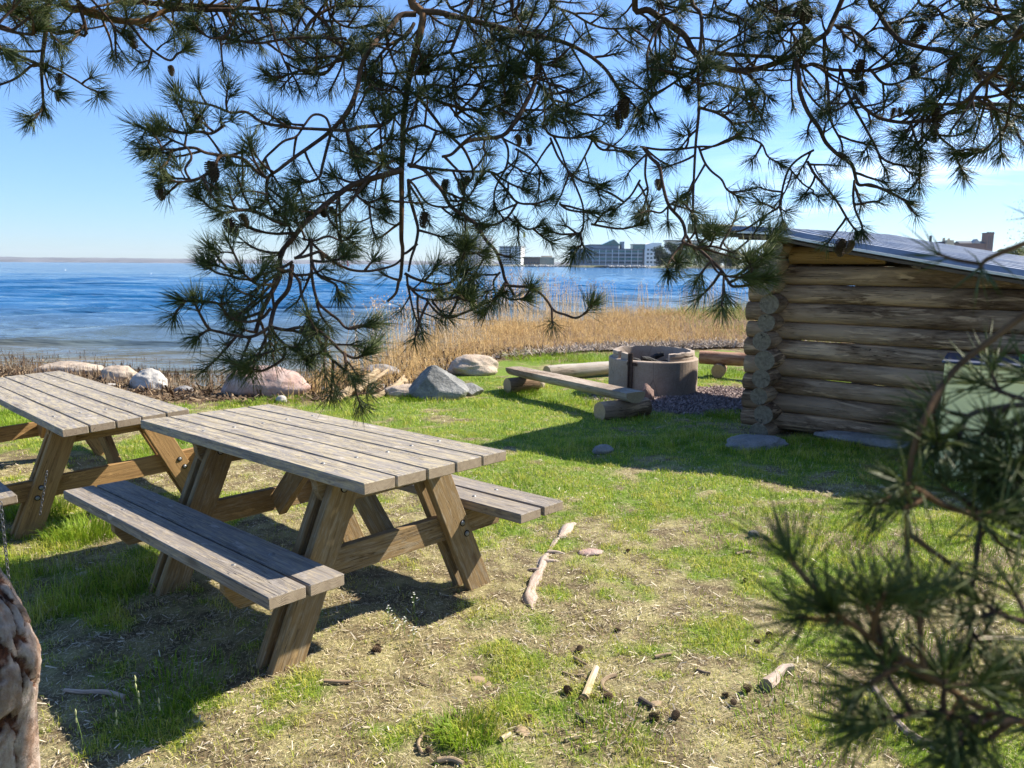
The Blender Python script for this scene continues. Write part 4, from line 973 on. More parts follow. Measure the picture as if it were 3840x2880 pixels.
for i_, (u_, d_, h_, lb_) in enumerate(((3760, 330, 11, 'olive bushy tree behind the right end of the shelter roof'), (3815, 300, 13, 'green bushy tree at the right edge behind the shelter roof'), (3720, 360, 8, 'small bush under the brick tower'))):
    q = site(u_, 1000, d_); q.z = 2; crowntree('bushy_tree', q, h_*.72, h_*.42, lb_, YG+DK, 2600, .3, 70+i_, .05, 'trees at the right town edge')
q = site(3960, 1000, 46); q.z = -.3; crowntree('birch_tree', q, 6.6, 2.6, 'light green birch with fresh spring leaves at the right picture edge', [(.38, .40, .16), (.30, .33, .12)], 5200, .05, 91, .25, None, .6, 26, True)

# ================================================================== GRASS AND LITTER
def wedge(n, y0, y1, r_, k=.80, b=.9):
    y = r_.uniform(y0, y1, n*2); x = r_.uniform(-1, 1, n*2)*(k*y1+b); m = np.abs(x) < k*y+b
    return x[m][:n], y[m][:n]
def blades(x, y, h, w, lean, az, col, r_, curl=1.):
    n = len(x); z = H(x, y)-.004
    bx, by = np.cos(az), np.sin(az); px, py = -np.sin(az+r_.normal(0, .4, n)), np.cos(az)
    ml = lean*.35*h; tl_ = lean*h*curl
    base = np.stack([x, y, z], 1); side = np.stack([px, py, np.zeros(n)], 1)*w[:, None]/2
    mid = base+np.stack([bx*ml, by*ml, h*.6], 1); tip = base+np.stack([bx*tl_, by*tl_, h*np.clip(1.0-lean*.3, .1, 1)], 1)
    V = np.stack([base-side, base+side, mid+side*.75, mid-side*.75, tip], 1).reshape(-1, 3)
    i = np.arange(n)[:, None]*5; F4_ = i+np.array([[0, 1, 2, 3]]); F3_ = i+np.array([[3, 2, 4]])
    return V, F3_, F4_, np.repeat(col, 5, 0)
r_ = np.random.default_rng(11); Vs = []; F3s = []; F4s = []; Cs = []; off = 0
def addb(t):
    global off
    V, a, b_, c = t; Vs.append(V); F3s.append(a+off); F4s.append(b_+off); Cs.append(c); off += len(V)
g1 = np.array([.12, .225, .012]); g2 = np.array([.33, .42, .035]); g3 = np.array([.50, .47, .09]); gst = np.array([.56, .48, .25])
for (y0, y1, dens, hs, ws) in ((1.7, 3.2, 15000, 1., 1.), (3.2, 5, 9500, 1., 1.15), (5, 7.5, 4600, 1.05, 1.5), (7.5, 11.8, 2000, 1.1, 2.1)):
    area = (2*(.80*(y0+y1)/2+.9))*(y1-y0); n = int(area*dens); x, y = wedge(n, y0, y1, r_)
    lawn, gravel, g, n1, n2 = zones(x, y)
    cl = fbm(x*9, y*9, 7, 3)
    p = lawn*(1-gravel)*(.24+.76*g)*sstep(.34, .62, cl+.20*g)
    m = r_.random(len(x)) < p; x, y, g, n1, n2, cl = [q[m] for q in (x, y, g, n1, n2, cl)]; n = len(x)
    tall = np.exp(-(((x+2.25)/.55)**2+((y-3.45)/.45)**2))*2.0 + np.exp(-(((x+.07)/.14)**2+((y-2.42)/.1)**2))*1.1 + .9*sstep(.62, .75, n1)*(y > 4) + .7*np.exp(-((y-np.interp(x, LX, LY)+.25)/.22)**2)
    h = hs*(.012+.018*r_.random(n)+.022*g*r_.random(n))*(1+tall)*(1+.5*(cl-.5)); w = ws*r_.uniform(.0018, .0036, n)
    u = np.clip(r_.normal(.56, .24, n)+1.9*(cl-.5)+1.2*(n2-.5)-.35*(g-.5), 0, 1)[:, None]
    c = np.where(u < .5, g1*(1-2*u)+g2*2*u, g2*(2-2*u)+g3*(2*u-1)); st_ = (r_.random(n) < .08+.20*(1-g))[:, None]; c = np.where(st_, gst*r_.uniform(.7, 1.15, (n, 1)), c)*r_.uniform(.75, 1.25, (n, 1))
    addb(blades(x, y, h, w, r_.uniform(.1, 1.1, n), r_.uniform(0, 6.28, n), c, r_, 1.1))
# distinct tufts
for (u_, v_, rad, n, hh) in ((1745, 2762, .10, 420, .075), (330, 2010, .22, 900, .13), (150, 1930, .2, 700, .11), (965, 1905, .07, 160, .05), (560, 1725, .12, 300, .06), (1000, 1510, .25, 500, .08), (1100, 1500, .25, 500, .08), (880, 1515, .2, 380, .07), (2050, 1340, .9, 1500, .12), (2280, 1350, .8, 1400, .12), (2700, 1400, .6, 1000, .10), (2745, 1560, .3, 700, .07), (1560, 1500, .25, 400, .10), (1950, 1480, .3, 600, .1), (2170, 1500, .5, 700, .09), (2180, 2740, .16, 260, .05), (2330, 2740, .14, 240, .05), (3100, 2720, .3, 500, .07), (3600, 2100, .4, 700, .06), (3250, 1990, .5, 900, .06), (2900, 2000, .5, 800, .06), (3500, 2500, .3, 500, .06), (600, 2650, .2, 320, .06), (680, 2560, .2, 320, .06), (120, 1590, .5, 1100, .12), (20, 1560, .4, 900, .12)):
    p = at(u_, v_); a = r_.uniform(0, 6.28, n); q = rad*np.sqrt(r_.random(n)); x = p.x+np.cos(a)*q; y = p.y+np.sin(a)*q
    c = (g1*.9)*(1-(t := r_.random((n, 1))*.75))+g2*t
    addb(blades(x, y, hh*r_.uniform(.45, 1.15, n), r_.uniform(.002, .004, n)*(1+p.y*.08), r_.uniform(.2, 1., n), a+r_.normal(0, .7, n), c*r_.uniform(.8, 1.25, (n, 1)), r_))
M_grass = colattr('grass_blades', .55, .2, .38)
arrmesh('grass', np.concatenate(Vs), np.concatenate(F3s), np.concatenate(F4s), M_grass, None, np.concatenate(Cs), label='short lawn grass with worn yellow patches', cat='grass', kind='stuff')
# dry clippings, wood chips, needles lying on the ground
def flakes(name, x, y, ln, wd_, col, mat, r_, zoff=.006, tilt=.25, **k):
    n = len(x); z = H(x, y)+zoff; a = r_.uniform(0, 6.28, n); t = r_.normal(0, tilt, n); s = r_.normal(0, tilt*1.5, n)
    ex_ = np.stack([np.cos(a)*np.cos(t), np.sin(a)*np.cos(t), np.sin(t)], 1)*ln[:, None]/2; ey_ = np.stack([-np.sin(a)*np.cos(s), np.cos(a)*np.cos(s), np.sin(s)], 1)*wd_[:, None]/2
    c = np.stack([x, y, z+np.abs(np.sin(t))*ln*.35], 1); up = np.array([0, 0, 1])*(wd_*.35)[:, None]
    V = np.stack([c-ex_-ey_*.6, c-ex_+ey_, c+ex_+ey_*.7, c+ex_-ey_, c+up], 1).reshape(-1, 3); i = np.arange(n)[:, None]*5
    F3_ = np.concatenate([i+np.array([[p_, q_, 4]]) for p_, q_ in ((0, 3), (3, 2), (2, 1), (1, 0))])
    return arrmesh(name, V, F3_, np.zeros((0, 4), 'i'), mat, None, np.repeat(col, 5, 0), **k)
M_fl = colattr('dry_litter', .85, .1)
xs_, ys_ = [], []
for (y0, y1, dens) in ((1.7, 3.4, 8500), (3.4, 6, 4500), (6, 10.5, 900)):
    x, y = wedge(int((2*(.8*(y0+y1)/2+.9))*(y1-y0)*dens), y0, y1, r_); lawn, gravel, g, n1, n2 = zones(x, y); m = r_.random(len(x)) < lawn*(1-gravel)*(1.0-.62*g); xs_.append(x[m]); ys_.append(y[m])
x = np.concatenate(xs_); y = np.concatenate(ys_); n = len(x); kind = r_.random((n, 1))
c = np.where(kind < .6, np.array([.56, .47, .28]), np.where(kind < .82, np.array([.30, .20, .12]), np.array([.58, .50, .38])))*r_.uniform(.6, 1.2, (n, 1))
flakes('dry_litter', x, y, r_.uniform(.005, .022, n)*(1+(kind[:, 0] > .96)), r_.uniform(.0008, .002, n)*(1+.8*(kind[:, 0] > .96)*2)*(1+y*.07), c, M_fl, r_, label='dry grass clippings and small bits strewn over the lawn', cat='dry litter', kind='stuff')
# gravel of small stones round the ring
n = 30000; a = r_.uniform(0, 6.28, n); q = np.sqrt(r_.random(n))*1.25; x = RING.x+.75+np.cos(a)*q*1.75; y = RING.y-.75+np.sin(a)*q*1.15
lawn, gravel, g, _, _ = zones(x, y); m = (r_.random(n) < gravel); x, y = x[m], y[m]; n = len(x); t = r_.random((n, 1))
c = (np.array([.13, .095, .095])*(1-t)+np.array([.40, .32, .30])*t)*r_.uniform(.8, 1.2, (n, 1))
flakes('gravel', x, y, r_.uniform(.015, .045, n), r_.uniform(.012, .03, n), c, M_fl, r_, .008, .5, label='reddish grey gravel round the fire ring', cat='gravel', kind='stuff')
# dark sea wrack and broken reed on the beach
n = 42000; x = r_.uniform(-11, 1.5, n); y = r_.uniform(8, 16, n); d = sdist(x, y); lawn = zones(x, y)[0]
m = (d > -.15) & (d < 3.2) & (r_.random(n) < (1-lawn)*sstep(.3, .55, fbm(x*2.5, y*2.5, 3))); x, y = x[m], y[m]; n = len(x); t = r_.random((n, 1))**2
c = np.array([.055, .033, .02])*(1-t)+np.array([.33, .24, .15])*t
flakes('sea_wrack', x, y, r_.uniform(.04, .16, n), r_.uniform(.01, .035, n), c, M_fl, r_, .02, .5, label='brown dried sea wrack and broken reeds on the beach', cat='sea wrack', kind='stuff')

# ================================================================== REEDS
def stems(x, y, z, h, w, lean, az, col, r_, plume=None):
    n = len(x); base = np.stack([x, y, z], 1); dv = np.stack([np.cos(az)*lean, np.sin(az)*lean, np.sqrt(np.maximum(1-lean**2, .02))], 1)*h[:, None]
    mid = base+dv*.5; tip = base+dv+np.stack([np.cos(az)*lean, np.sin(az)*lean, -lean*.5], 1)*h[:, None]*.12
    rings = []
    for c, s in ((base, 1.), (mid, .85), (tip, .5)):
        for k in range(3): rings.append(c+np.stack([np.cos(az*0+2.09*k), np.sin(az*0+2.09*k), 0*az], 1)*(w*s/2)[:, None])
    V = np.stack(rings, 1).reshape(-1, 3); i = np.arange(n)[:, None]*9
    F4_ = np.concatenate([i+np.array([[a*3+b_, a*3+(b_+1) % 3, (a+1)*3+(b_+1) % 3, (a+1)*3+b_]]) for a in (0, 1) for b_ in range(3)])
    C = np.repeat(col, 9, 0); F3_ = np.zeros((0, 3), 'i')
    if plume is not None and plume.any():
        q = tip[plume]; a = az[plume]; m = len(q); k = 7
        k = 10; o = r_.normal(0, 1, (m, k, 3))*np.array([.02, .02, .03]); dirs = np.stack([np.cos(a)*.45, np.sin(a)*.45, .8+0*a], 1)[:, None, :]*np.linspace(-.02, .20, k)[None, :, None]
        c0 = q[:, None, :]+dirs+o; e = np.stack([np.cos(a)*.35+.2, np.sin(a)*.35, .75+0*a], 1)[:, None, :]*.045+r_.normal(0, .012, (m, k, 3)); s = r_.normal(0, .02, (m, k, 3))
        pv = np.stack([c0, c0+e*.5+s, c0+e], 2).reshape(-1, 3); b0 = len(V); V = np.concatenate([V, pv]); F3_ = b0+np.arange(m*k*3).reshape(-1, 3)
        C = np.concatenate([C, np.repeat(np.array([[.62, .46, .33]])*r_.uniform(.75, 1.25, (m*k, 1)), 3, 0)])
    return V, F3_, F4_, C
def reedset(name, x, y, h, w, lean, col, label, cat, plume=None, zb=None):
    z = H(x, y) if zb is None else zb; t = stems(x, y, z-.03, h, w, lean, r_.uniform(0, 6.28, len(x)), col, r_, plume)
    return arrmesh(name, t[0], t[1], t[2], M_reed, None, t[3], label=label, cat=cat, kind='stuff')
M_reed = colattr('reed_stems', .7, .15, .15)
n = 150000; x = r_.uniform(-3.2, 17, n); y = r_.uniform(9.5, 38, n); d = sdist(x, y); ly = np.interp(x, LX, LY)
dens = sstep(.36, .6, fbm(x*.9, y*1.6, 5))*.8+.10
near = sstep(.0, .9, y-ly+.8*(fbm(x*2, y*2, 2)-.5)); grn = sstep(4.5, 8, x)*sstep(13, 16, y)
m = (d > -.3) & (y > ly-.1) & (r_.random(n) < near*dens*(1-.45*grn)*np.clip(22/y, .4, 1.4)); x, y, d, grn = x[m], y[m], d[m], grn[m]; n = len(x)
t = r_.random((n, 1)); c = (np.array([.42, .25, .10])*(1-t)+np.array([.66, .47, .22])*t); gm = (r_.random(n) < grn*.65)[:, None]; c = np.where(gm, np.array([.22, .28, .05])*r_.uniform(.7, 1.3, (n, 1)), c)
lean = np.abs(r_.normal(0, .38, n)); lean = np.where(r_.random(n) < .25, r_.uniform(.6, .98, n), lean).clip(0, .98)
reedset('reeds', x, y, r_.uniform(.08, .36, n)*(1+.5*sstep(2, 0, d)), r_.uniform(.005, .009, n)*(1+y*.02), lean, c, 'broken golden reed stubble covering the bank', 'reeds')
# tall plumed reeds along the water
n = 12000; x = r_.uniform(-3.0, 16, n); y = r_.uniform(11, 40, n); d = sdist(x, y); cl = fbm(x*1.1, y*1.1, 6)
left = np.exp(-((x-.2)/2.3)**2)
m = (d > -1.9) & (d < .9) & (r_.random(n) < (.12+1.0*left)*sstep(.34, .55, cl)+.05); x, y, left = x[m], y[m], left[m]; n = len(x); t = r_.random((n, 1))
c = np.array([.50, .34, .17])*(1-t)+np.array([.64, .50, .33])*t
reedset('reeds', x, y, r_.uniform(.75, 1.45, n)*(.75+.35*left)*(1+.012*(y-15)), r_.uniform(.006, .010, n)*(1+y*.045), np.abs(r_.normal(0, .13, n)).clip(0, .5), c, 'tall pale reeds with feathery plumes standing along the water edge', 'reeds', r_.random(n) < .75, np.maximum(H(x, y), WATER-.2))
# reed debris band behind the ring
pa = at(2420, 1336); n = 9000; x = pa.x+r_.normal(.6, 1.4, n); ly = np.interp(x, LX, LY); y = ly+.25+np.abs(r_.normal(0, .45, n)); t = r_.random((n, 1)); c = np.array([.22, .17, .14])*(1-t)+np.array([.50, .43, .36])*t
flakes('reed_debris', x, y, r_.uniform(.05, .22, n), r_.uniform(.008, .02, n), c, M_fl, r_, .05, .45, label='heap of greyish broken reed debris behind the fire ring', cat='reed debris', kind='stuff')
# blackened reed stubble at the water in the left
n = 26000; x = r_.uniform(-15, -1.9, n); y = r_.uniform(10, 20, n); d = sdist(x, y); cl = fbm(x*1.5, y*3.2, 4)
m = (d > -1.3) & (d < 1.7) & (r_.random(n) < (sstep(.36, .58, cl)*sstep(-1.8, -3.6, x)+.02)*np.where(d > .2, 1-.5*sstep(-5.5, -4, x), .30)); x, y, d = x[m], y[m], d[m]; n = len(x); t = r_.random((n, 1)); sg = sstep(.2, 1.2, d)[:, None]
c = (np.array([.03, .02, .018])*(1-t)+np.array([.14, .09, .06])*t)*(1-sg*.8)+sg*.8*(np.array([.2, .12, .07])*(1-t)+np.array([.48, .38, .26])*t)
reedset('reed_stubble', x, y, r_.uniform(.08, .24, n), r_.uniform(.008, .018, n), np.abs(r_.normal(0, .25, n)).clip(0, .9), c, 'cut reed stubble, black in the shallows and straw coloured ashore', 'reed stubble', None, np.maximum(H(x, y), WATER-.05))
# ================================================================== SMALL THINGS ON THE GROUND
M_cone = plain('pine_cone_scales', (.075, .05, .035), .8, .2, .4, 60., .3, .002)
M_cone2 = plain('pale_cone_scales', (.13, .085, .05), .8, .2, .4, 60., .3, .002)
def conemesh(name='cone', m=None, L_=.05, R_=.017, open_=1.):
    mb = MB(); n = 84; vs = []
    tube(mb, [(0, 0, 0), (0, 0, L_*.3), (0, 0, L_*.75), (0, 0, L_)], [R_*.5, R_*.7, R_*.45, R_*.1], 8, smooth=False)
    for i in range(n):
        t = i/n; a = i*2.399; z = L_*(.03+.94*t); r = R_*math.sin(math.pi*min(1, .18+.80*t))**.6*(1.05 if open_ else .9)
        ca, sa = math.cos(a), math.sin(a); w = R_*.36; out = R_*.45*open_+.001
        c0 = Vector((ca*r*.6, sa*r*.6, z)); c1 = Vector((ca*(r+out*.5), sa*(r+out*.5), z-L_*.02)); sd_ = Vector((-sa, ca, 0))*w; up = Vector((0, 0, R_*.22))
        mb.add([c0-sd_*.6, c0+sd_*.6, c1+sd_, c1-sd_, c1+Vector((ca, sa, -.3))*w*.4+up*.2, c1+up], [(0, 1, 2, 3), (3, 2, 4), (0, 3, 5), (3, 4, 5), (4, 2, 5), (2, 1, 5), (1, 0, 5)])
    o = mb.build(name, [m or M_cone]); return o
cone0 = conemesh('pine_cone', M_cone2, .034, .0095, 1.1)
gc = [(2140, 2610), (2170, 2628), (2262, 2630), (1993, 2705), (1695, 2700), (2540, 2685), (2745, 2640), (2350, 2074), (2305, 2368), (2178, 2438), (1425, 2442), (1395, 2445), (2790, 2185), (2470, 2700), (2890, 2390), (3330, 2520), (1600, 2820), (2850, 2420), (2783, 2600), (2732, 2615)]
used = False
glab = 'fallen brown pine cone lying in the sunny short grass'
for i, (u, v) in enumerate(gc):
    p = at(u, v); p.z += .012; s = random.uniform(.7, 1.25); rot = (random.uniform(1.2, 1.9), random.uniform(-.4, .4), random.uniform(0, 6.28))
    if not used: o = cone0; o.location = p; o.rotation_euler = rot; o.scale = (s,)*3; used = True
    else: o = copy_tree(cone0, None, p, rot, (s,)*3)
    tag(o, glab, 'pine cone', 'fallen pine cones on the lawn')
def stick(pts, r0, r1, label, mat, name='stick', wob=.35, n=8, lift=.004, cat='stick', sub=4):
    q = [atd(x, y) for x, y in pts]; q = [p+Vector((0, 0, lift+max(r0, r1)*.6)) for p in q]; b0 = q[0].copy(); q = catmull([p-b0 for p in q], sub)
    mb = MB(); tube(mb, q, [r0+(r1-r0)*i/(len(q)-1) for i in range(len(q))], n, off=pts[0][0]*.01, wob=wob, smooth=False, capmi=1)
    o = mb.build(name, [mat, M_end], None, label=label, cat=cat); o.location = b0; return o
M_stick = wood('dry_stick', (.36, .26, .16), (.42, .33, .22), (.16, .10, .06)); M_pale = wood('pale_split_wood', (.58, .46, .28), (.62, .52, .36), (.35, .24, .13), knots=False)
M_root = wood('bleached_root', (.44, .34, .27), (.52, .43, .36), (.24, .15, .11), .4, .6)
M_dkstick = wood('dark_stick', (.11, .085, .07), (.15, .12, .1), (.05, .035, .03))
sg = 'sticks and twigs strewn on the lawn'
for a in (([(700, 1476), (730, 1478), (758, 1477)], .008, .006, 'slim brown stick lying level on the lawn left of centre', M_stick),
          ([(915, 1590), (903, 1612), (912, 1632)], .008, .005, 'short curved reddish stick near the bottom edge', M_stick),
          ([(1330, 1462), (1312, 1468), (1300, 1480), (1306, 1495), (1322, 1503)], .008, .006, 'hook shaped pale brown stick right of centre', M_stick),
          ([(1083, 1602), (1096, 1594), (1102, 1590)], .010, .007, 'short white stick end beside the grass tuft', M_pale),
          ([(1262, 1512), (1276, 1478), (1288, 1448)], .015, .010, 'pale yellow splinter of split wood pointing away from the viewer', M_pale),
          ([(1262, 1495), (1278, 1502), (1292, 1507)], .008, .006, 'orange brown bark splinter under the pale splinter', M_stick),
          ([(1382, 1517), (1398, 1526), (1412, 1533)], .012, .008, 'dark wet stick right of the pale splinter', M_dkstick),
          ([(1245, 1550), (1262, 1562), (1270, 1570)], .010, .006, 'grey stick in the grass below the dark cones', M_dkstick),
          ([(1240, 1425), (1256, 1434), (1268, 1440)], .007, .005, 'short reddish twig above the pale splinter', M_stick),
          ([(1215, 1455), (1238, 1462), (1262, 1461)], .005, .004, 'thin reddish twig lying level above the splinter', M_stick),
          ([(1415, 1423), (1435, 1418), (1452, 1416)], .007, .005, 'pale twig on the bare patch, upper right of the splinter', M_stick),
          ([(1590, 1200), (1606, 1196), (1622, 1194)], .010, .007, 'small brown stick below the shelter shadow', M_stick),
          ([(1505, 1450), (1520, 1456), (1535, 1459)], .007, .006, 'small brown twig left of the blurred pine needles', M_stick),
          ([(1220, 1604), (1232, 1600), (1255, 1596)], .007, .006, 'white peeled twig near the bottom edge', M_pale),
          ([(945, 1648), (975, 1645), (1000, 1655)], .010, .007, 'dead twig cut by the bottom edge', M_stick),
          ([(1655, 1490), (1672, 1475), (1690, 1455), (1712, 1450)], .024, .014, 'short weathered root stub beneath the blurred needles', M_root),
          ([(2050, 1395), (2120, 1385), (2230, 1387)], .012, .014, 'long pale stick behind the blurred branch at the right', M_pale),
          ([(1880, 1480), (1960, 1590), (2080, 1640)], .010, .014, 'grey root running under the blurred branch in the lower right', M_root),
          ([(270, 1512), (230, 1500), (180, 1500), (140, 1496)], .010, .007, 'long grey branch lying in the table shadow', M_root),
          ([(905, 1475), (912, 1480), (935, 1486)], .004, .003, 'tiny thin twig near the curved stick', M_stick)):
    o = stick(a[0], a[1], a[2], a[3], a[4]); o['group'] = sg
# the bare root breaking the turf
pts = [(1152, 1318), (1143, 1290), (1150, 1262), (1163, 1240), (1172, 1215), (1186, 1190), (1200, 1170), (1215, 1155), (1228, 1140), (1243, 1132)]
q = [atd(x, y) for x, y in pts]; b0 = q[0].copy(); q = catmull([p-b0+Vector((0, 0, .006)) for p in q], 5); m = len(q)
mb = MB(); tube(mb, q, [(.026+.010*math.sin(i*.55)*math.sin(i*.21)+.010*math.sin(i*.13+1))*(.25+.75*min(1, i/5, (m-1-i)/4)) for i in range(m)], 16, wob=.55, off=3, smooth=True, capmi=0)
mb.v = [(a, b, c*.75-.008) for a, b, c in mb.v]
for (i0, dx, dy) in ((20, .10, .03), (24, .12, -.01), (16, -.08, .04), (32, .07, .05)):
    s = q[min(i0, m-1)]; tube(mb, catmull([s, s+Vector((dx*.5, dy*.4, .0)), s+Vector((dx, dy, -.02))], 3), [.014, .004], 7, wob=.4, off=i0)
o = mb.build('exposed_root', [M_root], None, label='bare bleached tree root breaking through the turf right of the near table', cat='root'); o.location = b0
# bits of bark / chips as single objects
for i, (u, v, s, lb_) in enumerate(((1785, 2552, .045, 'broken orange brown bark chip left of the pale splinter'), (1830, 2570, .03, 'small orange bark chip touching the larger broken one'), (560, 2820, .03, 'pinkish bark chip near the bottom left'), (315, 2155, .05, 'flat grey bark piece on the shaded earth behind the trunk'), (1955, 2740, .04, 'orange bark chip below the curved stick'), (2460, 2640, .03, 'pale wood chip right of the pale splinter'))):
    stone(u, v, s, s*.6, s*.18, lb_, M_stick if i != 3 else M_root, i*1.3, 60+i, True, cat='bark chip', group='bark chips on the lawn', name='bark_chip', sink=.1)
# little white flowering weeds
M_stem = plain('weed_stem', (.14, .22, .05), .6, .2, .2, 20, 0); M_pet = plain('white_petals', (.75, .75, .70), .6, .2, .1, 20, 0); M_bud = plain('pale_buds', (.40, .42, .22), .6, .2, .1, 20, 0)
wl = [(1198, 2345, .085, 1), (1560, 2320, .12, 1), (1455, 2345, .10, 1), (1490, 2395, .09, 1), (1520, 2390, .10, 1), (1550, 2420, .08, 1), (535, 2760, .20, 0), (560, 2765, .15, 0), (310, 2815, .12, 0), (455, 2790, .09, 0), (585, 2740, .10, 0)]
for i, (u, v, h, fl) in enumerate(wl):
    p = at(u, v); root = empty('flowering_weed' if fl else 'seeding_weed', p, random.uniform(0, 6), label='thin weed with tiny white flowers by the table shadow' if fl else 'tall thin weed with pale closed buds in the table shadow', cat='weed', group='white flowering weeds' if fl else 'budded weeds')
    mb = MB(); top = Vector((random.uniform(-.02, .02), random.uniform(-.02, .02), h)); tube(mb, catmull([(0, 0, 0), (.01, 0, h*.5), top], 3), [.0014, .0009], 4)
    fm = MB()
    for k in range(7 if fl else 2):
        a_ = k*2.4; q_ = top+Vector((math.cos(a_)*.012*(k*.3), math.sin(a_)*.012*(k*.3), -.006*k)) if fl else top-Vector((0, 0, .028*k)); tube(mb, [top-Vector((0, 0, .02+.006*k)), q_], .0007, 3)
        if fl:
            for j in range(4): b_ = j*1.57; fm.add([q_, q_+Vector((math.cos(b_)*.003, math.sin(b_)*.003, .0018)), q_+Vector((math.cos(b_+.8)*.0048, math.sin(b_+.8)*.0048, .001)), q_+Vector((math.cos(b_+1.4)*.003, math.sin(b_+1.4)*.003, .0018))], [(0, 1, 2, 3)])
        else: tube(fm, [q_, q_+Vector((.001, 0, .012)), q_+Vector((.002, 0, .022))], [.002, .0036, .001], 5)
    mb.build('stem', [M_stem], root); fm.build('flower' if fl else 'bud', [M_pet if fl else M_bud], root)

# ================================================================== PINE TREES
NB = NT('pine_trunk_bark', .9, .15); a_ = NB.attr('col').outputs['Color']; sp = NB.n('ShaderNodeSeparateColor', {0: a_}); g = NB.coord()
pl = NB.mix(NB.rng(NB.noise(NB.map(g, (1, 1, .6)), 28., 6, .65), .36, .64), (.22, .14, .10), (.46, .37, .31)); pl = NB.mix(NB.rng(NB.noise(g, 9., 4), .5, .62, 0, .6), pl, (.22, .11, .06))
fi = NB.mix(NB.rng(NB.noise(g, 40., 4), .4, .6), (.03, .012, .008), (.12, .045, .022))
NB.col(NB.mix(NB.rng(NB.math('ADD', sp.outputs[0], NB.math('MULTIPLY', NB.math('SUBTRACT', NB.noise(g, 25., 5), .5), .9)), .20, .42), fi, pl)); NB.bump(NB.math('ADD', NB.noise(g, 60., 6, .7), NB.noise(NB.map(g, (1, 1, .35)), 26., 5, .7)), .9, .012)
def trunk(parent, pts, rads, seed, n=150, m=340):
    q = catmull(pts, 12); rr = np.interp(np.linspace(0, 1, len(q)), np.linspace(0, 1, len(rads)), rads); q = np.array([list(p) for p in q])
    t = np.linspace(0, len(q)-1, m); C = np.stack([np.interp(t, np.arange(len(q)), q[:, k]) for k in range(3)], 1); R_ = np.interp(t, np.arange(len(q)), rr)
    th = np.linspace(0, 2*math.pi, n, endpoint=False); s = np.concatenate([[0], np.cumsum(np.linalg.norm(np.diff(C, axis=0), axis=1))])
    TH, SS = np.meshgrid(th, s); r0 = rads[0]; U = TH*.17; 
    rs = np.random.default_rng(seed); K = 620; cu = rs.uniform(0, 2*math.pi*.17, K); cv = rs.uniform(0, s[-1], K)
    wu = U+.022*(fbm(SS*16, TH*4, 1)-.5)*2; wv = SS+.07*(fbm(SS*9, TH*4, 2)-.5)*2
    d1 = np.full(TH.shape, 9.); d2 = np.full(TH.shape, 9.); per = 2*math.pi*.17
    for i in range(K):
        du = np.abs(wu-cu[i]); du = np.minimum(du, per-du); d = np.hypot(du/.030, (wv-cv[i])/.062)
        nd = d < d1; d2 = np.where(nd, d1, np.minimum(d2, d)); d1 = np.where(nd, d, d1)
    ed = np.clip((d2-d1), 0, 1.2); plate = sstep(.05, .42+.25*fbm(SS*7, TH*2, 6), ed)
    disp = -.013*(1-plate)+.008*(np.floor(fbm(wv*14, wu*40, 4)*7)/7-.5)+.006*(fbm(SS*30, TH*8, 3)-.5)+.010*(fbm(SS*4, TH*1.5, 5)-.5)
    rad = R_[:, None]+disp
    V = np.stack([C[:, None, 0]+rad*np.cos(TH), C[:, None, 1]+rad*np.sin(TH), C[:, None, 2]+0*TH], -1).reshape(-1, 3)
    idx = np.arange(m*n).reshape(m, n); F4_ = np.stack([idx[:-1], np.roll(idx, -1, 1)[:-1], np.roll(idx, -1, 1)[1:], idx[1:]], -1).reshape(-1, 4)
    col = np.stack([ed, ed, ed], -1).reshape(-1, 3)
    return arrmesh('trunk', V, np.zeros((0, 3), 'i'), F4_, NB.m, parent, col, True)
TA = Vector((-1.265, 1.5, 0)); TB = Vector((3.1, 1.3, 0)); TA.z = h1(TA.x, TA.y)-.05; TB.z = h1(TB.x, TB.y)-.05
treeA = empty('pine_tree', (TA.x, TA.y, TA.z), 0, label='pine with peeling pinkish bark at the left edge, its branches hanging over the tables', cat='pine tree')
treeB = empty('pine_tree', (TB.x, TB.y, TB.z), 0, label='pine outside the right edge whose needled branches hang before the log shelter', cat='pine tree')
bpy.context.view_layer.update()
trunk(treeA, [(-.01, 0, 0), (0, 0, .35), (.03, 0, .62), (.045, 0, .78), (-.045, 0, 1.02), (-.13, 0, 1.3), (-.26, -.02, 1.9), (-.35, -.05, 2.6), (-.3, 0, 3.5), (-.2, .1, 5.2)], [.22, .185, .172, .175, .165, .16, .155, .145, .11, .04], 5)
trunk(treeB, [(0, 0, 0), (.02, 0, .8), (.0, 0, 1.8), (-.05, .02, 2.8), (0, .05, 4.), (.05, 0, 5.6)], [.24, .2, .18, .16, .12, .04], 8, 90, 160)
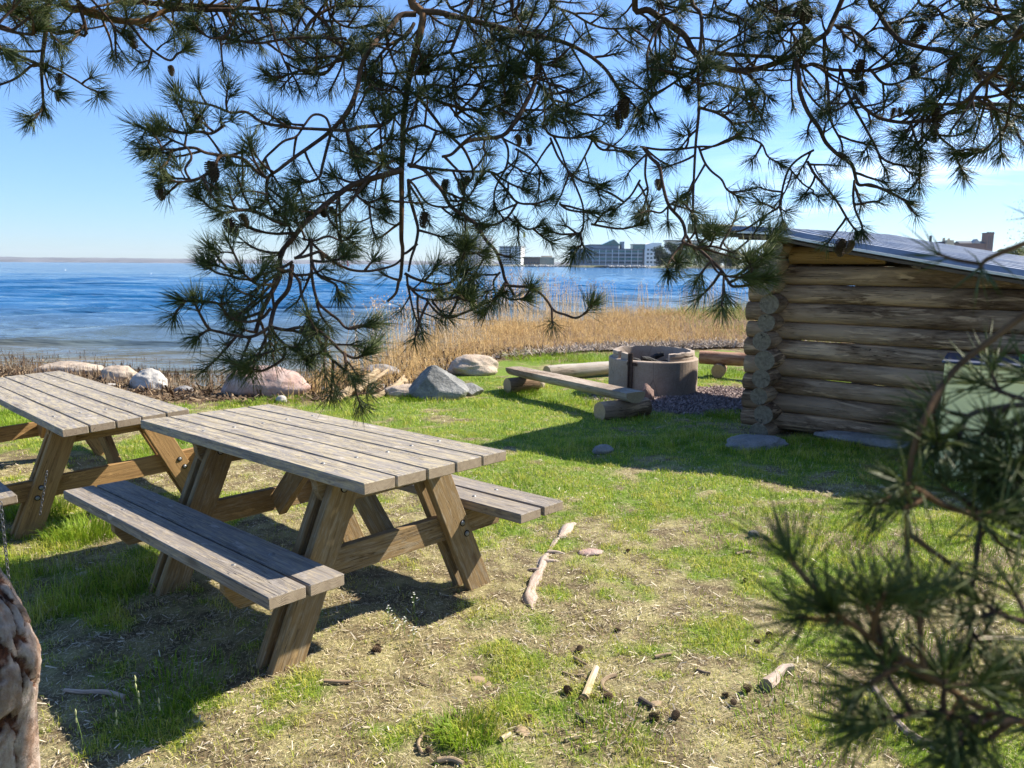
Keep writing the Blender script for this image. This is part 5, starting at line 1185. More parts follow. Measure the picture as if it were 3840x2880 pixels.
# --- needles: many slim three sided spikes
M_nd = colattr('pine_needles', .5, .3, .22)
NC1 = np.array([.038, .060, .020]); NC2 = np.array([.13, .155, .035])  # the lighter tone also paints sunlight into the needles of some boughs
class Needles:
    def __init__(s): s.V = []; s.C = []; s.n = 0; s.bro = []
    def shoot(s, p, q, count, ln=.055, w=.0013, bright=0., spread=(28, 78)):
        count = int(count*.84)+1; ln *= .94; w *= .98
        "needles in a brush along p..q (numpy)"
        d = q-p; L_ = np.linalg.norm(d)+1e-9; d = d/L_; a = np.cross(d, [0, 0, 1.]); a = a/np.linalg.norm(a) if np.linalg.norm(a) > 1e-3 else np.array([1., 0, 0]); b = np.cross(d, a)
        t = rng.random(count)**.8; az = rng.uniform(0, 2*math.pi, count); el = np.radians(rng.uniform(*spread, count))*(1.15-.45*t)
        base = p+d*(t*L_)[:, None]; dr = d*np.cos(el)[:, None]+(a*np.cos(az)[:, None]+b*np.sin(az)[:, None])*np.sin(el)[:, None]
        l_ = ln*rng.uniform(.7, 1.12, count); dr2 = dr+rng.normal(0, .09, (count, 3))+d*.10
        mid = base+dr*(l_*.5)[:, None]; tip = mid+dr2*(l_*.5)[:, None]
        sa = np.cross(dr, rng.normal(size=(count, 3))); sa /= np.linalg.norm(sa, axis=1)[:, None]; sb = np.cross(dr, sa)
        R = []
        for c, k in ((base, .8), (mid, 1.)):
            for j in range(3): R.append(c+(sa*math.cos(2.094*j)+sb*math.sin(2.094*j))*w*.5*k)
        R.append(tip); s.V.append(np.stack(R, 1)); u = rng.random((count, 1))*.6+bright*.4; s.C.append(np.repeat((NC1*(1-u)+NC2*u)*rng.uniform(.75, 1.3, (count, 1)), 7, 0)); s.n += count
    def build(s, parent):
        if not s.n: return
        V = np.concatenate(s.V).reshape(-1, 3); i = np.arange(s.n)[:, None]*7
        F4_ = np.concatenate([i+np.array([[j, (j+1) % 3, 3+(j+1) % 3, 3+j]]) for j in range(3)]); F3_ = np.concatenate([i+np.array([[3+j, 3+(j+1) % 3, 6]]) for j in range(3)])
        Mi = np.array(parent.matrix_world.inverted()) if 0 else None
        return arrmesh('needles', V, F3_, F4_, M_nd, parent, np.concatenate(s.C))
coneP = [conemesh('cone', M_cone, .044, .0115, .8), conemesh('cone', M_cone2, .040, .0105, .1)]
for o in coneP: COL.objects.unlink(o)
def addcone(parent, p, sc=1., kind=0, down=None):
    o = coneP[kind].copy(); COL.objects.link(o); o.parent = parent; o.location = p; o.scale = (sc*.74,)*3
    d = Vector((random.uniform(-.5, .5), random.uniform(-.5, .5), -1)) if down is None else down; o.rotation_mode = 'QUATERNION'; o.rotation_quaternion = d.to_track_quat('Z', 'Y')
def rv(): return Vector((random.gauss(0, 1), random.gauss(0, 1), random.gauss(0, 1))).normalized()
def twig(mb, nd, p, d, L_, r, cnt, ln=.055, bright=0., tips=0, w=.0013, droop=-.25):
    "curved side twig with a brush of needles at its end"
    q = [p]; dd = d.normalized(); st_ = L_/5; bend = rv()*.22+Vector((0, 0, -droop*.3))
    for i in range(5): dd = (dd+bend*.35+rv()*.12).normalized(); q.append(q[-1]+dd*st_)
    tube(mb, q, [r, r*.62], 5, wob=.12, off=p.x*9)
    i0 = 3
    k0 = np.array(q[i0]); k1 = np.array(q[-1]); km = np.array(q[(i0+5)//2+0])
    nd.shoot(k0, km, cnt//3, ln, w, bright); nd.shoot(km, k1, cnt//2, ln, w, bright, (25, 80)); nd.shoot(k1-np.array(dd)*.008, k1+np.array(dd)*.006, cnt//5, ln*.9, w, bright+.2, (5, 75))
    for j in range(tips):
        b0 = q[random.choice((1, 2, 3))]; twig(mb, nd, b0, (dd+rv()*.95), L_*random.uniform(.35, .6), r*.7, int(cnt*.7), ln, bright, 0, w)
BR = {'A': 0, 'B': 0}
COLL_A = [(-.36, 0, 2.62), (.15, .25, 2.78), (1.1, .35, 2.85), (2.0, .35, 2.8)]
COLL_B = [(-.05, .02, 2.75), (-.6, .5, 2.75), (-1.2, .65, 2.82), (-2.0, .6, 2.78), (-2.5, .55, 2.74)]
def limb(tree, pts, r0, r1):
    mb = MB(); q = catmull(pts, 8); tube(mb, q, [r0, r1], 10, wob=.12, off=1); mb.build('limb', [M_bark], tree); return [Vector(p) for p in q]
LA = limb(treeA, COLL_A, .05, .022); LB = limb(treeB, COLL_B, .055, .022)
def branch(pts, d0, d1, r0, r1, foli=1., root=False, cones=(), side=.14, ln=.056, cnt=70, bare=.0, wn_=.0013, tip=True, mat=None, bright=0., spacing=.085, jit=.05, nm='branch'):
    "pts in photograph view units (2212 wide) with depth d0..d1 -> real positions in the crown"
    m = len(pts); P_ = []
    for i, (x, y) in enumerate(pts):
        t = i/(m-1); dep = d0+(d1-d0)*t+jit*mnoise.noise(Vector((x*.011, y*.011, 3.3)))
        P_.append(PD(x, y, dep))
    tree, org, LBm = (treeA, Vector(treeA.location), LA) if P_[0].x < .55 else (treeB, Vector(treeB.location), LB)
    P_ = [p-org for p in P_]
    rad0 = r0
    if root:
        s = P_[0]; c = min(LBm, key=lambda l: (l-s).length+abs(l.z-2.9)*0); mid = s*.45+c*.55+Vector((.0, 0, -.02)); pre = [c, mid]
        if (s-mid).length < .05: pre = [c]
        P_ = pre+P_; rad0 = r0*1.12
    q = catmull(P_, 5); M_ = len(q); mb = MB(); nd = Needles()
    tube(mb, q, [(rad0+(r1-rad0)*(i/(M_-1))**.85)*.82 for i in range(M_)], 7, wob=.16, off=pts[0][0]*.02)
    s = 0; nxt = bare*sum((q[i+1]-q[i]).length for i in range(M_-1)); tot = sum((q[i+1]-q[i]).length for i in range(M_-1))
    if foli > 0:
        for i in range(1, M_):
            seg = (q[i]-q[i-1]); s += seg.length
            if s >= nxt:
                nxt = max(nxt, s)+spacing*.74/foli*random.uniform(.45, 1.55)
                t = seg.normalized(); sd = (rv()-t*0); sd = (sd-t*sd.dot(t)).normalized()
                L_ = side*random.uniform(.5, 1.25)*(1-.35*s/tot)
                twig(mb, nd, q[i], t*random.uniform(.4, 1.)+sd, L_, max(.0017, min(.0036, r1*1.1)), int(cnt*random.uniform(.6, 1.2)), ln, bright, 1 if random.random() < .42*foli else 0, wn_)
    if tip:
        e = np.array(q[-1]); b = np.array(q[-3]); bb = np.array(q[max(0, M_-7)])
        nd.shoot(bb, b, int(cnt*.35), ln, wn_, bright); nd.shoot(b, e, int(cnt*.8), ln, wn_, bright, (18, 60)); nd.shoot(e-(e-b)*.1, e+(e-b)*.1, int(cnt*.45), ln*.9, wn_, bright, (5, 55))
    o = mb.build(nm, [mat or M_bark], tree); nd.build(o)
    for (x, y, dd, sc, kd) in cones: addcone(o, PD(x, y, dd)-org, sc, kd)
    return o
def ZA(l): return [(x*.3385, y*.3385) for x, y in l]
def ZB(l): return [(633.6+x*.3385, y*.3385) for x, y in l]
def ZC(l): return [(1382.5+x*.375, y*.375) for x, y in l]
def ZD(l): return [(288+x*.4687, 403.2+y*.4687) for x, y in l]
# --- top left boughs, sunlight put into needle and bark colour
branch(ZA([(380, -40), (520, 60), (620, 100), (760, 130), (900, 135), (1000, 90), (1100, 60), (1250, 62)]), 1.9, 2.0, .014, .006, 2.0, True, mat=M_limb, bright=.8, side=.15, cones=[(278, 74, 1.86, 1.1, 0)])
branch(ZA([(290, -60), (300, 60), (295, 180), (272, 350), (265, 450), (272, 570), (278, 680)]), 1.75, 1.75, .010, .003, .5, True, cones=[(130, 158, 1.74, .9, 0), (126, 194, 1.72, .9, 1)], bare=.45, side=.09, bright=.4)
branch(ZA([(265, 420), (150, 370), (60, 330), (-40, 300)]), 1.75, 1.7, .005, .003, .9)
branch(ZA([(262, 405), (200, 420), (130, 480), (60, 520), (-60, 560)]), 1.75, 1.8, .004, .003, .35, side=.07)
branch(ZA([(268, 400), (380, 450), (440, 485), (500, 520), (560, 560), (640, 590)]), 1.75, 1.72, .004, .0025, .9, side=.035, spacing=.05, bare=.35, cnt=45)
branch(ZA([(280, 450), (300, 520), (320, 570), (370, 590)]), 1.74, 1.72, .003, .002, .8, side=.05)
branch(ZA([(540, 150), (460, 190), (380, 215), (330, 200), (250, 130), (150, 80), (-40, 60)]), 1.85, 1.8, .006, .003, 1.5, True, bright=.3)
branch(ZA([(-80, 130), (0, 180), (110, 210), (200, 220), (230, 200)]), 1.6, 1.6, .005, .003, 1.5, bright=.3)
branch(ZA([(-60, -40), (60, 30), (180, 60), (260, 80)]), 1.6, 1.7, .007, .004, 2.4, True, bright=.6, side=.12)
branch(ZA([(-120, 260), (-30, 280), (20, 320)]), 1.5, 1.5, .004, .003, 1.2)
branch(ZA([(820, 150), (860, 190), (920, 270), (1000, 340), (1085, 385), (1130, 345), (1180, 320)]), 1.9, 1.85, .0045, .003, .5, side=.08, cones=[(368, 141, 1.84, .9, 1)], bare=.5, bright=.8)
branch(ZA([(1000, 320), (1030, 290), (1075, 262)]), 1.87, 1.85, .003, .002, 0, cnt=30)
branch(ZA([(1000, -60), (1080, 40), (1200, 60), (1460, 62), (1500, 62), (1550, 0), (1600, -60)]), 1.95, 2.0, .008, .006, 2.2, True, bright=.5, tip=False)
branch(ZA([(1460, 62), (1465, 140), (1462, 210), (1365, 245), (1290, 215), (1240, 188)]), 1.95, 1.9, .004, .003, .9, side=.10, bright=.3)
branch(ZA([(1400, 242), (1520, 260), (1650, 275), (1780, 255), (1900, 240), (2100, 246), (2212, 245)]), 1.95, 1.95, .004, .004, 1.5, side=.11, tip=False)
branch(ZA([(1640, 0), (1720, 130), (1760, 260), (1810, 380), (1838, 450), (1842, 520), (1860, 565)]), 1.95, 1.9, .005, .002, .25, True, side=.06, tip=True, cnt=22)
branch(ZA([(1810, 390), (1900, 440), (1960, 460), (2060, 430), (2130, 400), (2212, 360)]), 1.93, 1.95, .003, .004, 1.7, side=.10)
branch(ZA([(1900, -60), (1980, 60), (2080, 150), (2150, 260), (2212, 340)]), 2.05, 2.0, .008, .005, 1.8, True)
branch(ZA([(700, -50), (900, 10), (1120, 30), (1350, 40), (1700, 60), (1850, 90)]), 2.2, 2.2, .012, .006, 2.0, True, bright=.7, side=.15)
branch(ZA([(560, -30), (640, 60), (700, 130), (740, 190), (780, 215)]), 1.9, 1.88, .004, .003, 1.6, bright=.7)
branch(ZA([(1950, 190), (2000, 120), (2090, 60), (2200, 20)]), 2.0, 2.05, .006, .005, 1.6, bright=.4)
# --- central stem and its limbs
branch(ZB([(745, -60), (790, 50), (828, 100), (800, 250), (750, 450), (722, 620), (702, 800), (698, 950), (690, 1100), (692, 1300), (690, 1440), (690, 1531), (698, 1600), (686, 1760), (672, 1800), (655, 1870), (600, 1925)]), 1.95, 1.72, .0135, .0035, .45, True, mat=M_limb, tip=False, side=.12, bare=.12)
branch(ZB([(780, 90), (680, 100), (620, 180), (530, 260), (480, 330), (430, 440), (412, 550), (350, 700), (240, 832), (120, 925), (0, 1010), (-90, 1080), (-160, 1135), (-170, 1230), (-150, 1310), (-120, 1350)]), 1.92, 1.62, .0095, .003, .75, mat=None, side=.11, bare=.05)
branch(ZB([(770, 150), (720, 230), (640, 270), (570, 330), (520, 400)]), 1.9, 1.85, .006, .004, 1.6)
branch(ZB([(825, 75), (930, 80), (1060, 112), (1300, 170), (1480, 215), (1700, 262), (1850, 330), (1990, 440), (2090, 590)]), 1.92, 1.98, .0105, .005, 1.15, side=.13, cones=[(1345, 218, 1.93, 1.5, 0), (1332, 238, 1.92, 1.5, 0), (1358, 210, 1.95, 1.3, 0)])
branch(ZB([(1145, -60), (1110, 60), (1060, 180), (1030, 260), (995, 330), (930, 350), (870, 358)]), 1.95, 1.93, .008, .004, .5, True, cones=[(914, 127, 1.92, 1.2, 0), (918, 139, 1.92, 1., 0)], side=.08)
branch(ZB([(560, 800), (430, 810), (350, 830), (240, 828), (120, 822), (0, 815), (-190, 782), (-300, 715), (-400, 718), (-520, 672), (-690, 640), (-735, 598)]), 1.8, 1.58, .006, .0028, .95, side=.085, bare=.5, cnt=62)
branch(ZB([(240, 828), (205, 750), (130, 733), (70, 800), (20, 870), (-60, 900), (-130, 960), (-180, 1010), (-200, 1060)]), 1.75, 1.66, .004, .003, .7, side=.09, bare=.35)
branch(ZB([(245, 835), (215, 940), (185, 1060), (165, 1130), (100, 1160), (45, 1165)]), 1.74, 1.7, .005, .003, .6, side=.09)
branch(ZB([(-165, 1138), (-240, 1090), (-330, 1010), (-480, 990), (-560, 975), (-630, 945), (-720, 948), (-800, 975), (-890, 968)]), 1.62, 1.52, .005, .0028, 1.35, side=.10, cnt=72)
branch(ZB([(-310, 960), (-390, 990), (-470, 1000), (-500, 1050), (-580, 1125), (-700, 1160), (-800, 1150)]), 1.6, 1.52, .004, .0028, 1.5, side=.085, cnt=72, cones=[(452, 349, 1.54, 1.1, 0), (462, 362, 1.53, 1., 0), (343, 398, 1.5, 1.0, 0), (428, 246, 1.56, 1., 0)])
branch(ZB([(-440, 800), (-520, 850), (-600, 840), (-700, 850), (-800, 830), (-860, 800)]), 1.6, 1.5, .004, .0028, 1.7, side=.08, cnt=70)
branch(ZB([(-650, 1160), (-690, 1080), (-650, 1010), (-680, 940), (-760, 900), (-830, 860)]), 1.56, 1.5, .003, .0026, 1.2, side=.07, cnt=70)
branch(ZB([(-170, 1230), (-185, 1290), (-250, 1330), (-350, 1335), (-450, 1310), (-520, 1330), (-590, 1270)]), 1.62, 1.54, .004, .0028, 1.2, side=.09, cones=[(488, 474, 1.55, 1.25, 0), (519, 462, 1.56, 1., 1)], cnt=70)
branch(ZB([(40, 1165), (20, 1240), (-20, 1290), (-90, 1350), (-30, 1440), (-10, 1500)]), 1.7, 1.66, .003, .003, 1.0, side=.09)
branch(ZB([(365, 900), (440, 970), (560, 990), (640, 1010)]), 1.8, 1.8, .004, .003, .9, side=.11)
branch(ZB([(320, 770), (360, 900), (380, 1000), (410, 1090), (440, 1180)]), 1.8, 1.76, .0045, .003, .7, side=.11)
branch(ZB([(720, 640), (660, 560), (560, 540), (470, 500)]), 1.9, 1.88, .004, .003, 2.2, side=.13)
branch(ZB([(700, 700), (620, 740), (560, 800), (560, 900), (570, 1000)]), 1.88, 1.8, .004, .003, 1.9, side=.12)
branch(ZB([(430, 440), (480, 520), (560, 600), (580, 700)]), 1.88, 1.84, .004, .003, 2.4, side=.13)
branch(ZB([(690, 1085), (600, 1110), (500, 1140), (380, 1180), (290, 1240), (215, 1300), (120, 1380), (60, 1440), (0, 1520), (-70, 1600), (-85, 1660), (-85, 1760), (-150, 1890), (-200, 1990), (-240, 2120)]), 1.72, 1.55, .0085, .0055, 1.5, side=.12, cones=[(712, 447, 1.66, 1., 1), (704, 440, 1.66, 1., 0)], tip=False, cnt=74)
branch(ZB([(640, 1020), (560, 1060), (480, 1120), (400, 1230), (480, 1290), (560, 1260)]), 1.74, 1.7, .004, .003, 2.3, side=.12)
# --- lower left drooping limb
branch(ZD([(732, 360), (715, 470), (660, 540), (640, 600), (632, 645)]), 1.55, 1.5, .006, .0055, .7, tip=False, side=.12)
branch(ZD([(632, 645), (590, 672), (540, 692), (460, 685), (390, 668), (345, 662), (300, 690)]), 1.5, 1.42, .0045, .003, 1.5, side=.09, cnt=76)
branch(ZD([(632, 560), (600, 600), (560, 618), (510, 622), (440, 600), (412, 560), (380, 535), (300, 528), (225, 526)]), 1.5, 1.42, .0042, .003, 1.0, side=.075, bare=.45, cnt=60)
branch(ZD([(735, 390), (700, 392), (665, 402), (645, 445), (642, 500), (648, 550)]), 1.52, 1.5, .004, .0035, 0, tip=False)
branch(ZD([(735, 345), (690, 372), (650, 386), (580, 410), (545, 425), (490, 425), (440, 410), (380, 395), (345, 365)]), 1.54, 1.45, .0042, .0028, 1.3, side=.085, bare=.3, cnt=72)
branch(ZD([(645, 450), (600, 452), (560, 445), (530, 420), (500, 395)]), 1.5, 1.46, .0035, .0028, 1.3, side=.085, cnt=66)
branch(ZD([(742, 330), (790, 322), (860, 300), (880, 320), (920, 345), (1000, 383), (1080, 390), (1150, 378), (1205, 360), (1240, 330)]), 1.56, 1.7, .0042, .003, .45, tip=False, side=.08, cones=[(693, 544, 1.58, .7, 1)])
branch(ZD([(738, 400), (765, 440), (775, 500), (800, 560), (815, 610)]), 1.52, 1.5, .004, .003, .6, side=.10)
branch(ZD([(820, 330), (835, 380), (870, 420), (930, 450), (945, 490)]), 1.56, 1.52, .004, .003, .8, side=.09)
branch(ZD([(820, 240), (820, 330), (825, 430), (850, 530), (900, 580), (940, 610), (990, 655), (1075, 640)]), 1.6, 1.5, .0042, .003, .8, side=.09, cnt=72)
branch(ZD([(632, 645), (660, 690), (700, 730), (770, 770), (800, 800)]), 1.5, 1.42, .0045, .003, 1.4, side=.10, cnt=80, bright=.15)
branch(ZD([(632, 645), (700, 660), (760, 650), (830, 650), (900, 700), (960, 760), (1020, 790), (1070, 770)]), 1.5, 1.46, .0045, .003, 1.5, side=.10, cnt=78)
branch(ZD([(700, 730), (690, 790), (640, 828), (590, 850), (545, 848)]), 1.48, 1.44, .0038, .0028, .9, side=.075, cnt=62)
branch(ZD([(830, 650), (870, 740), (920, 800), (980, 850), (1010, 880)]), 1.48, 1.46, .0038, .0028, 1.7, side=.09, cnt=74)
branch(ZD([(780, 240), (830, 250), (900, 230), (960, 250), (1000, 230)]), 1.6, 1.58, .003, .0025, .7, side=.08)
branch(ZD([(940, 60), (935, 140), (945, 220), (965, 260)]), 1.65, 1.62, .0032, .0025, .5, side=.09, cnt=60)
branch(ZD([(720, 180), (650, 160), (580, 120), (500, 110), (420, 120)]), 1.6, 1.52, .004, .003, 1.5, side=.09, cnt=72)
# --- right of the stem
branch(ZD([(1268, -30), (1275, 50), (1300, 140), (1312, 200), (1300, 270), (1280, 330), (1268, 390)]), 1.78, 1.7, .006, .0035, .4, side=.10, tip=False)
branch(ZD([(1245, 310), (1265, 300), (1310, 262)]), 1.72, 1.74, .004, .004, 0, tip=False)
branch(ZD([(1252, 400), (1290, 420), (1350, 440), (1420, 450), (1480, 430), (1500, 380), (1530, 310)]), 1.68, 1.66, .0045, .003, 2.4, side=.10, cnt=80, bright=.2)
branch(ZD([(1260, 450), (1310, 500), (1360, 520), (1440, 520), (1520, 500)]), 1.66, 1.62, .004, .003, 2.4, side=.10, cnt=80, bright=.25)
branch(ZD([(1350, 520), (1390, 570), (1430, 600), (1470, 602), (1540, 575), (1640, 530), (1680, 500), (1718, 455)]), 1.62, 1.68, .0032, .0035, .8, side=.08, cnt=60, tip=False)
branch(ZB([(730, 1050), (830, 1080), (900, 1160), (950, 1220), (1000, 1310), (1050, 1350), (1150, 1420), (1235, 1540), (1290, 1600), (1330, 1700), (1350, 1780), (1390, 1850), (1410, 1890)]), 1.76, 1.7, .0065, .0042, .45, side=.10, tip=False)
branch(ZD([(1715, 455), (1770, 460), (1830, 465), (1880, 495), (1910, 530), (1940, 572), (1990, 590), (2040, 605), (2085, 580), (2110, 555)]), 1.68, 1.62, .004, .003, .5, side=.085, bare=.5, cnt=66, bright=.25)
branch(ZD([(1715, 455), (1690, 490), (1740, 520), (1800, 515)]), 1.68, 1.66, .003, .0025, .7, side=.06)
branch(ZD([(1640, 292), (1610, 340), (1570, 410), (1560, 440)]), 1.72, 1.7, .003, .003, .4, side=.07)
branch(ZD([(1690, 395), (1660, 440), (1670, 520), (1620, 570)]), 1.7, 1.68, .003, .0025, .9, side=.07)
branch(ZD([(1530, 130), (1530, 200), (1520, 280), (1505, 330)]), 1.74, 1.7, .003, .0025, 1.2, side=.085)
branch(ZB([(740, 1062), (820, 1068), (900, 1078), (1100, 1095), (1260, 1097), (1330, 1140), (1400, 1180), (1480, 1210)]), 1.78, 1.85, .005, .003, .8, side=.10, cnt=60, cones=[(1010, 380, 1.78, 1., 1), (995, 392, 1.78, 1.1, 1), (920, 458, 1.76, 1.2, 0), (965, 388, 1.78, 1., 0)])
branch(ZB([(780, 590), (830, 660), (900, 750), (970, 840), (1070, 930), (1110, 990), (1145, 1080), (1140, 1140), (1100, 1190), (1082, 1290), (1060, 1350)]), 1.88, 1.76, .006, .003, .45, side=.10)
branch(ZB([(950, 1000), (1010, 985), (1070, 930), (1120, 900), (1200, 885), (1330, 868), (1400, 800), (1460, 700), (1530, 560), (1560, 400), (1550, 250)]), 1.78, 1.95, .004, .008, .8, side=.12, tip=False)
branch(ZB([(730, 1150), (770, 1180), (860, 1300), (1000, 1320), (1100, 1280), (1180, 1160)]), 1.74, 1.74, .004, .0028, .6, side=.10)
for (a, d0, f) in (([(820, 560), (900, 540), (1000, 560), (1120, 540), (1220, 560)], 1.95, 2.2), ([(800, 600), (900, 640), (1050, 680), (1200, 720)], 1.92, 2.0), ([(1000, 330), (1060, 400), (1150, 430), (1300, 420), (1420, 450)], 1.98, 2.2),
                   ([(1300, 170), (1350, 280), (1450, 330), (1560, 400), (1700, 430)], 1.98, 2.0), ([(1500, 220), (1540, 330), (1600, 460), (1650, 600), (1660, 760)], 1.95, 1.9), ([(1400, 0), (1430, 120), (1490, 210)], 2.0, 1.6),
                   ([(1560, 520), (1650, 640), (1720, 700), (1800, 720)], 1.95, 1.7), ([(1200, -40), (1260, 60), (1380, 100), (1500, 90)], 2.1, 1.8), ([(1600, 800), (1640, 860), (1760, 880), (1900, 870)], 1.9, 1.2),
                   ([(700, 840), (820, 800), (900, 830), (980, 850)], 1.85, 1.1), ([(760, 470), (840, 470), (930, 430)], 1.95, 2.4), ([(1030, 740), (1100, 700), (1240, 700), (1350, 650)], 1.98, 2.0)):
    branch(ZB(a), d0, d0-.05, .005, .003, f*1.45, a[0][1] <= 0, side=.14)
for (a, d0, f, s_) in (([(1330, 870), (1370, 950), (1360, 1060), (1290, 1200), (1280, 1320)], 1.86, .8, .10), ([(1420, 950), (1500, 1000), (1560, 1060), (1600, 1130)], 1.86, .8, .10), ([(1640, 880), (1690, 1000), (1760, 1100), (1820, 1230), (1850, 1330), (1850, 1450), (1830, 1490)], 1.86, .55, .10),
                       ([(1260, 1097), (1350, 1200), (1430, 1290), (1540, 1300), (1640, 1270)], 1.84, .9, .09), ([(1430, 1290), (1380, 1370), (1320, 1420), (1220, 1450)], 1.82, 1.1, .08), ([(1410, 1380), (1480, 1460), (1560, 1450)], 1.82, 1.2, .08), ([(1760, 1100), (1850, 1160), (1960, 1180)], 1.86, .9, .09),
                       ([(1830, 1490), (1720, 1495), (1650, 1480)], 1.82, .8, .07), ([(1830, 1490), (1840, 1560), (1800, 1580)], 1.82, 1., .07), ([(1900, 1430), (2000, 1450), (2100, 1460), (2200, 1440)], 1.85, .8, .09), ([(1900, 870), (1960, 950), (2060, 960), (2140, 980)], 1.88, 1.2, .10),
                       ([(2212, 1150), (2160, 1240), (2100, 1300), (2060, 1330)], 1.88, 1.3, .09), ([(1700, 1300), (1760, 1340), (1900, 1360)], 1.85, .6, .09)):
    branch(ZB(a), d0, d0-.03, .004, .0028, f, False, side=s_, cnt=58, cones=[(1117, 292, 1.86, 1., 1), (1141, 290, 1.86, 1., 1)] if a[0] == (1330, 870) else ())
# --- right hand boughs
branch(ZC([(-30, 0), (50, 60), (130, 112), (200, 165), (260, 210), (300, 280), (350, 330), (430, 370), (560, 405), (700, 390), (850, 335), (900, 305), (1000, 240), (1075, 190), (1110, 120), (1180, -40)]), 2.05, 2.1, .010, .009, 1.3, True, mat=None, side=.13, tip=False)
branch(ZC([(390, 300), (500, 312), (600, 318), (720, 325), (850, 335)]), 2.05, 2.08, .008, .006, 2.2, side=.13, tip=False)
branch(ZC([(880, 320), (930, 380), (1000, 370), (1100, 400), (1200, 405), (1330, 405), (1450, 370), (1560, 365)]), 2.08, 2.0, .008, .004, 1.8, side=.13, cones=[(1862, 128, 2.0, 1.7, 0), (1858, 176, 2.0, 1.2, 0), (1932, 232, 2.0, .9, 1), (1944, 232, 2.0, .9, 1)])
branch(ZC([(890, 340), (915, 430), (920, 520), (965, 640), (1030, 735), (1070, 820), (1140, 890), (1220, 950), (1255, 1060), (1330, 1065), (1430, 1105), (1545, 1165)]), 2.05, 1.85, .0085, .004, .85, side=.11, cnt=64)
branch(ZC([(1062, 200), (1062, 350), (1082, 500), (1090, 650), (1108, 720), (1160, 820), (1165, 900)]), 2.08, 1.95, .006, .003, .7, side=.11)
branch(ZC([(1235, 1040), (1228, 1130), (1240, 1210), (1275, 1290), (1280, 1330)]), 1.9, 1.85, .004, .003, .8, side=.09, cones=[(1840, 520, 1.85, 1.2, 1), (1822, 516, 1.85, 1.2, 0), (1815, 524, 1.86, 1.1, 0)])
branch(ZC([(965, 930), (1010, 1010), (1080, 1090), (1140, 1170), (1200, 1270), (1245, 1330)]), 1.95, 1.85, .0045, .003, .9, side=.10, cnt=60)
branch(ZC([(300, -60), (350, 80), (355, 200), (335, 400), (340, 620), (322, 820), (312, 1000), (306, 1200), (325, 1350), (345, 1400)]), 2.0, 1.8, .007, .003, .6, True, side=.11)
branch(ZC([(0, 845), (120, 862), (240, 858), (340, 845), (430, 842), (540, 800), (620, 795), (700, 830), (735, 900), (800, 940)]), 1.95, 1.88, .004, .003, .8, side=.12, cnt=60)
branch(ZC([(340, 850), (370, 930), (410, 985), (470, 1035), (500, 1090), (560, 1130)]), 1.9, 1.85, .004, .003, .9, side=.11, cnt=60)
branch(ZC([(1000, 865), (920, 910), (860, 970), (830, 1050), (815, 1120), (800, 1190), (740, 1230), (640, 1300), (580, 1330), (510, 1335)]), 1.98, 1.82, .004, .0028, .45, side=.08, cnt=50)
branch(ZC([(800, 1190), (815, 1230), (822, 1275)]), 1.86, 1.85, .0028, .0022, .5, side=.03, cnt=56)
branch(ZC([(860, 970), (940, 1060), (1000, 1100), (960, 1120)]), 1.92, 1.88, .003, .0025, .9, side=.08, cnt=56)
branch(ZC([(20, 850), (60, 905), (110, 960), (130, 1060), (165, 1180), (240, 1270), (262, 1350), (250, 1395), (330, 1430), (400, 1490), (470, 1560), (520, 1640), (560, 1650), (640, 1640), (720, 1610)]), 1.85, 1.45, .0055, .0035, 1.1, side=.10, bare=.35, cnt=80, bright=.7, cones=[(1420, 388, 1.8, 1., 1)])
branch(ZC([(330, 1430), (420, 1420), (520, 1450), (620, 1470), (690, 1480)]), 1.55, 1.5, .003, .0025, 2.0, side=.09, cnt=80, bright=.7)
branch(ZC([(400, 1490), (440, 1560), (500, 1590), (600, 1600)]), 1.5, 1.45, .003, .0025, 2.0, side=.09, cnt=80, bright=.9)
branch(ZC([(250, 1395), (200, 1460), (160, 1530), (165, 1570)]), 1.62, 1.55, .003, .0025, .8, side=.05, cnt=80, bright=.3)
branch(ZC([(170, 1180), (120, 1225), (60, 1215), (0, 1230)]), 1.72, 1.7, .003, .0025, .8, side=.08, cnt=60)
branch(ZC([(165, 1180), (230, 1160), (280, 1200), (300, 1230)]), 1.72, 1.72, .003, .0025, .7, side=.08, cnt=60)
branch(ZC([(40, 860), (30, 1000), (45, 1100), (20, 1200)]), 1.82, 1.8, .004, .0028, .9, side=.10, cnt=60)
branch(ZC([(1150, 380), (1180, 480), (1225, 600), (1290, 720), (1345, 820), (1385, 900), (1450, 940), (1560, 960)]), 2.05, 1.88, .005, .003, .8, side=.11, cnt=60)
branch(ZC([(1230, 540), (1290, 620), (1380, 680), (1500, 705), (1600, 700), (1700, 690), (1800, 640), (1950, 600), (2212, 610)]), 1.95, 1.8, .005, .006, 1.9, side=.12, cnt=78, tip=False, cones=[(2020, 225, 1.85, 1.9, 0), (2016, 280, 1.84, 1., 0), (1975, 140, 1.9, 1., 0)])
branch(ZC([(1560, 700), (1580, 780), (1610, 850), (1620, 900)]), 1.88, 1.82, .0035, .003, 2.0, side=.10, cnt=80)
branch(ZC([(1700, 690), (1720, 780), (1800, 850), (1830, 880)]), 1.85, 1.8, .0035, .003, 1.8, side=.10, cnt=80)
branch(ZC([(2190, 660), (2120, 720), (2060, 780), (2000, 850), (1945, 880)]), 1.75, 1.75, .005, .003, 1.4, side=.10, cnt=84, bare=.2)
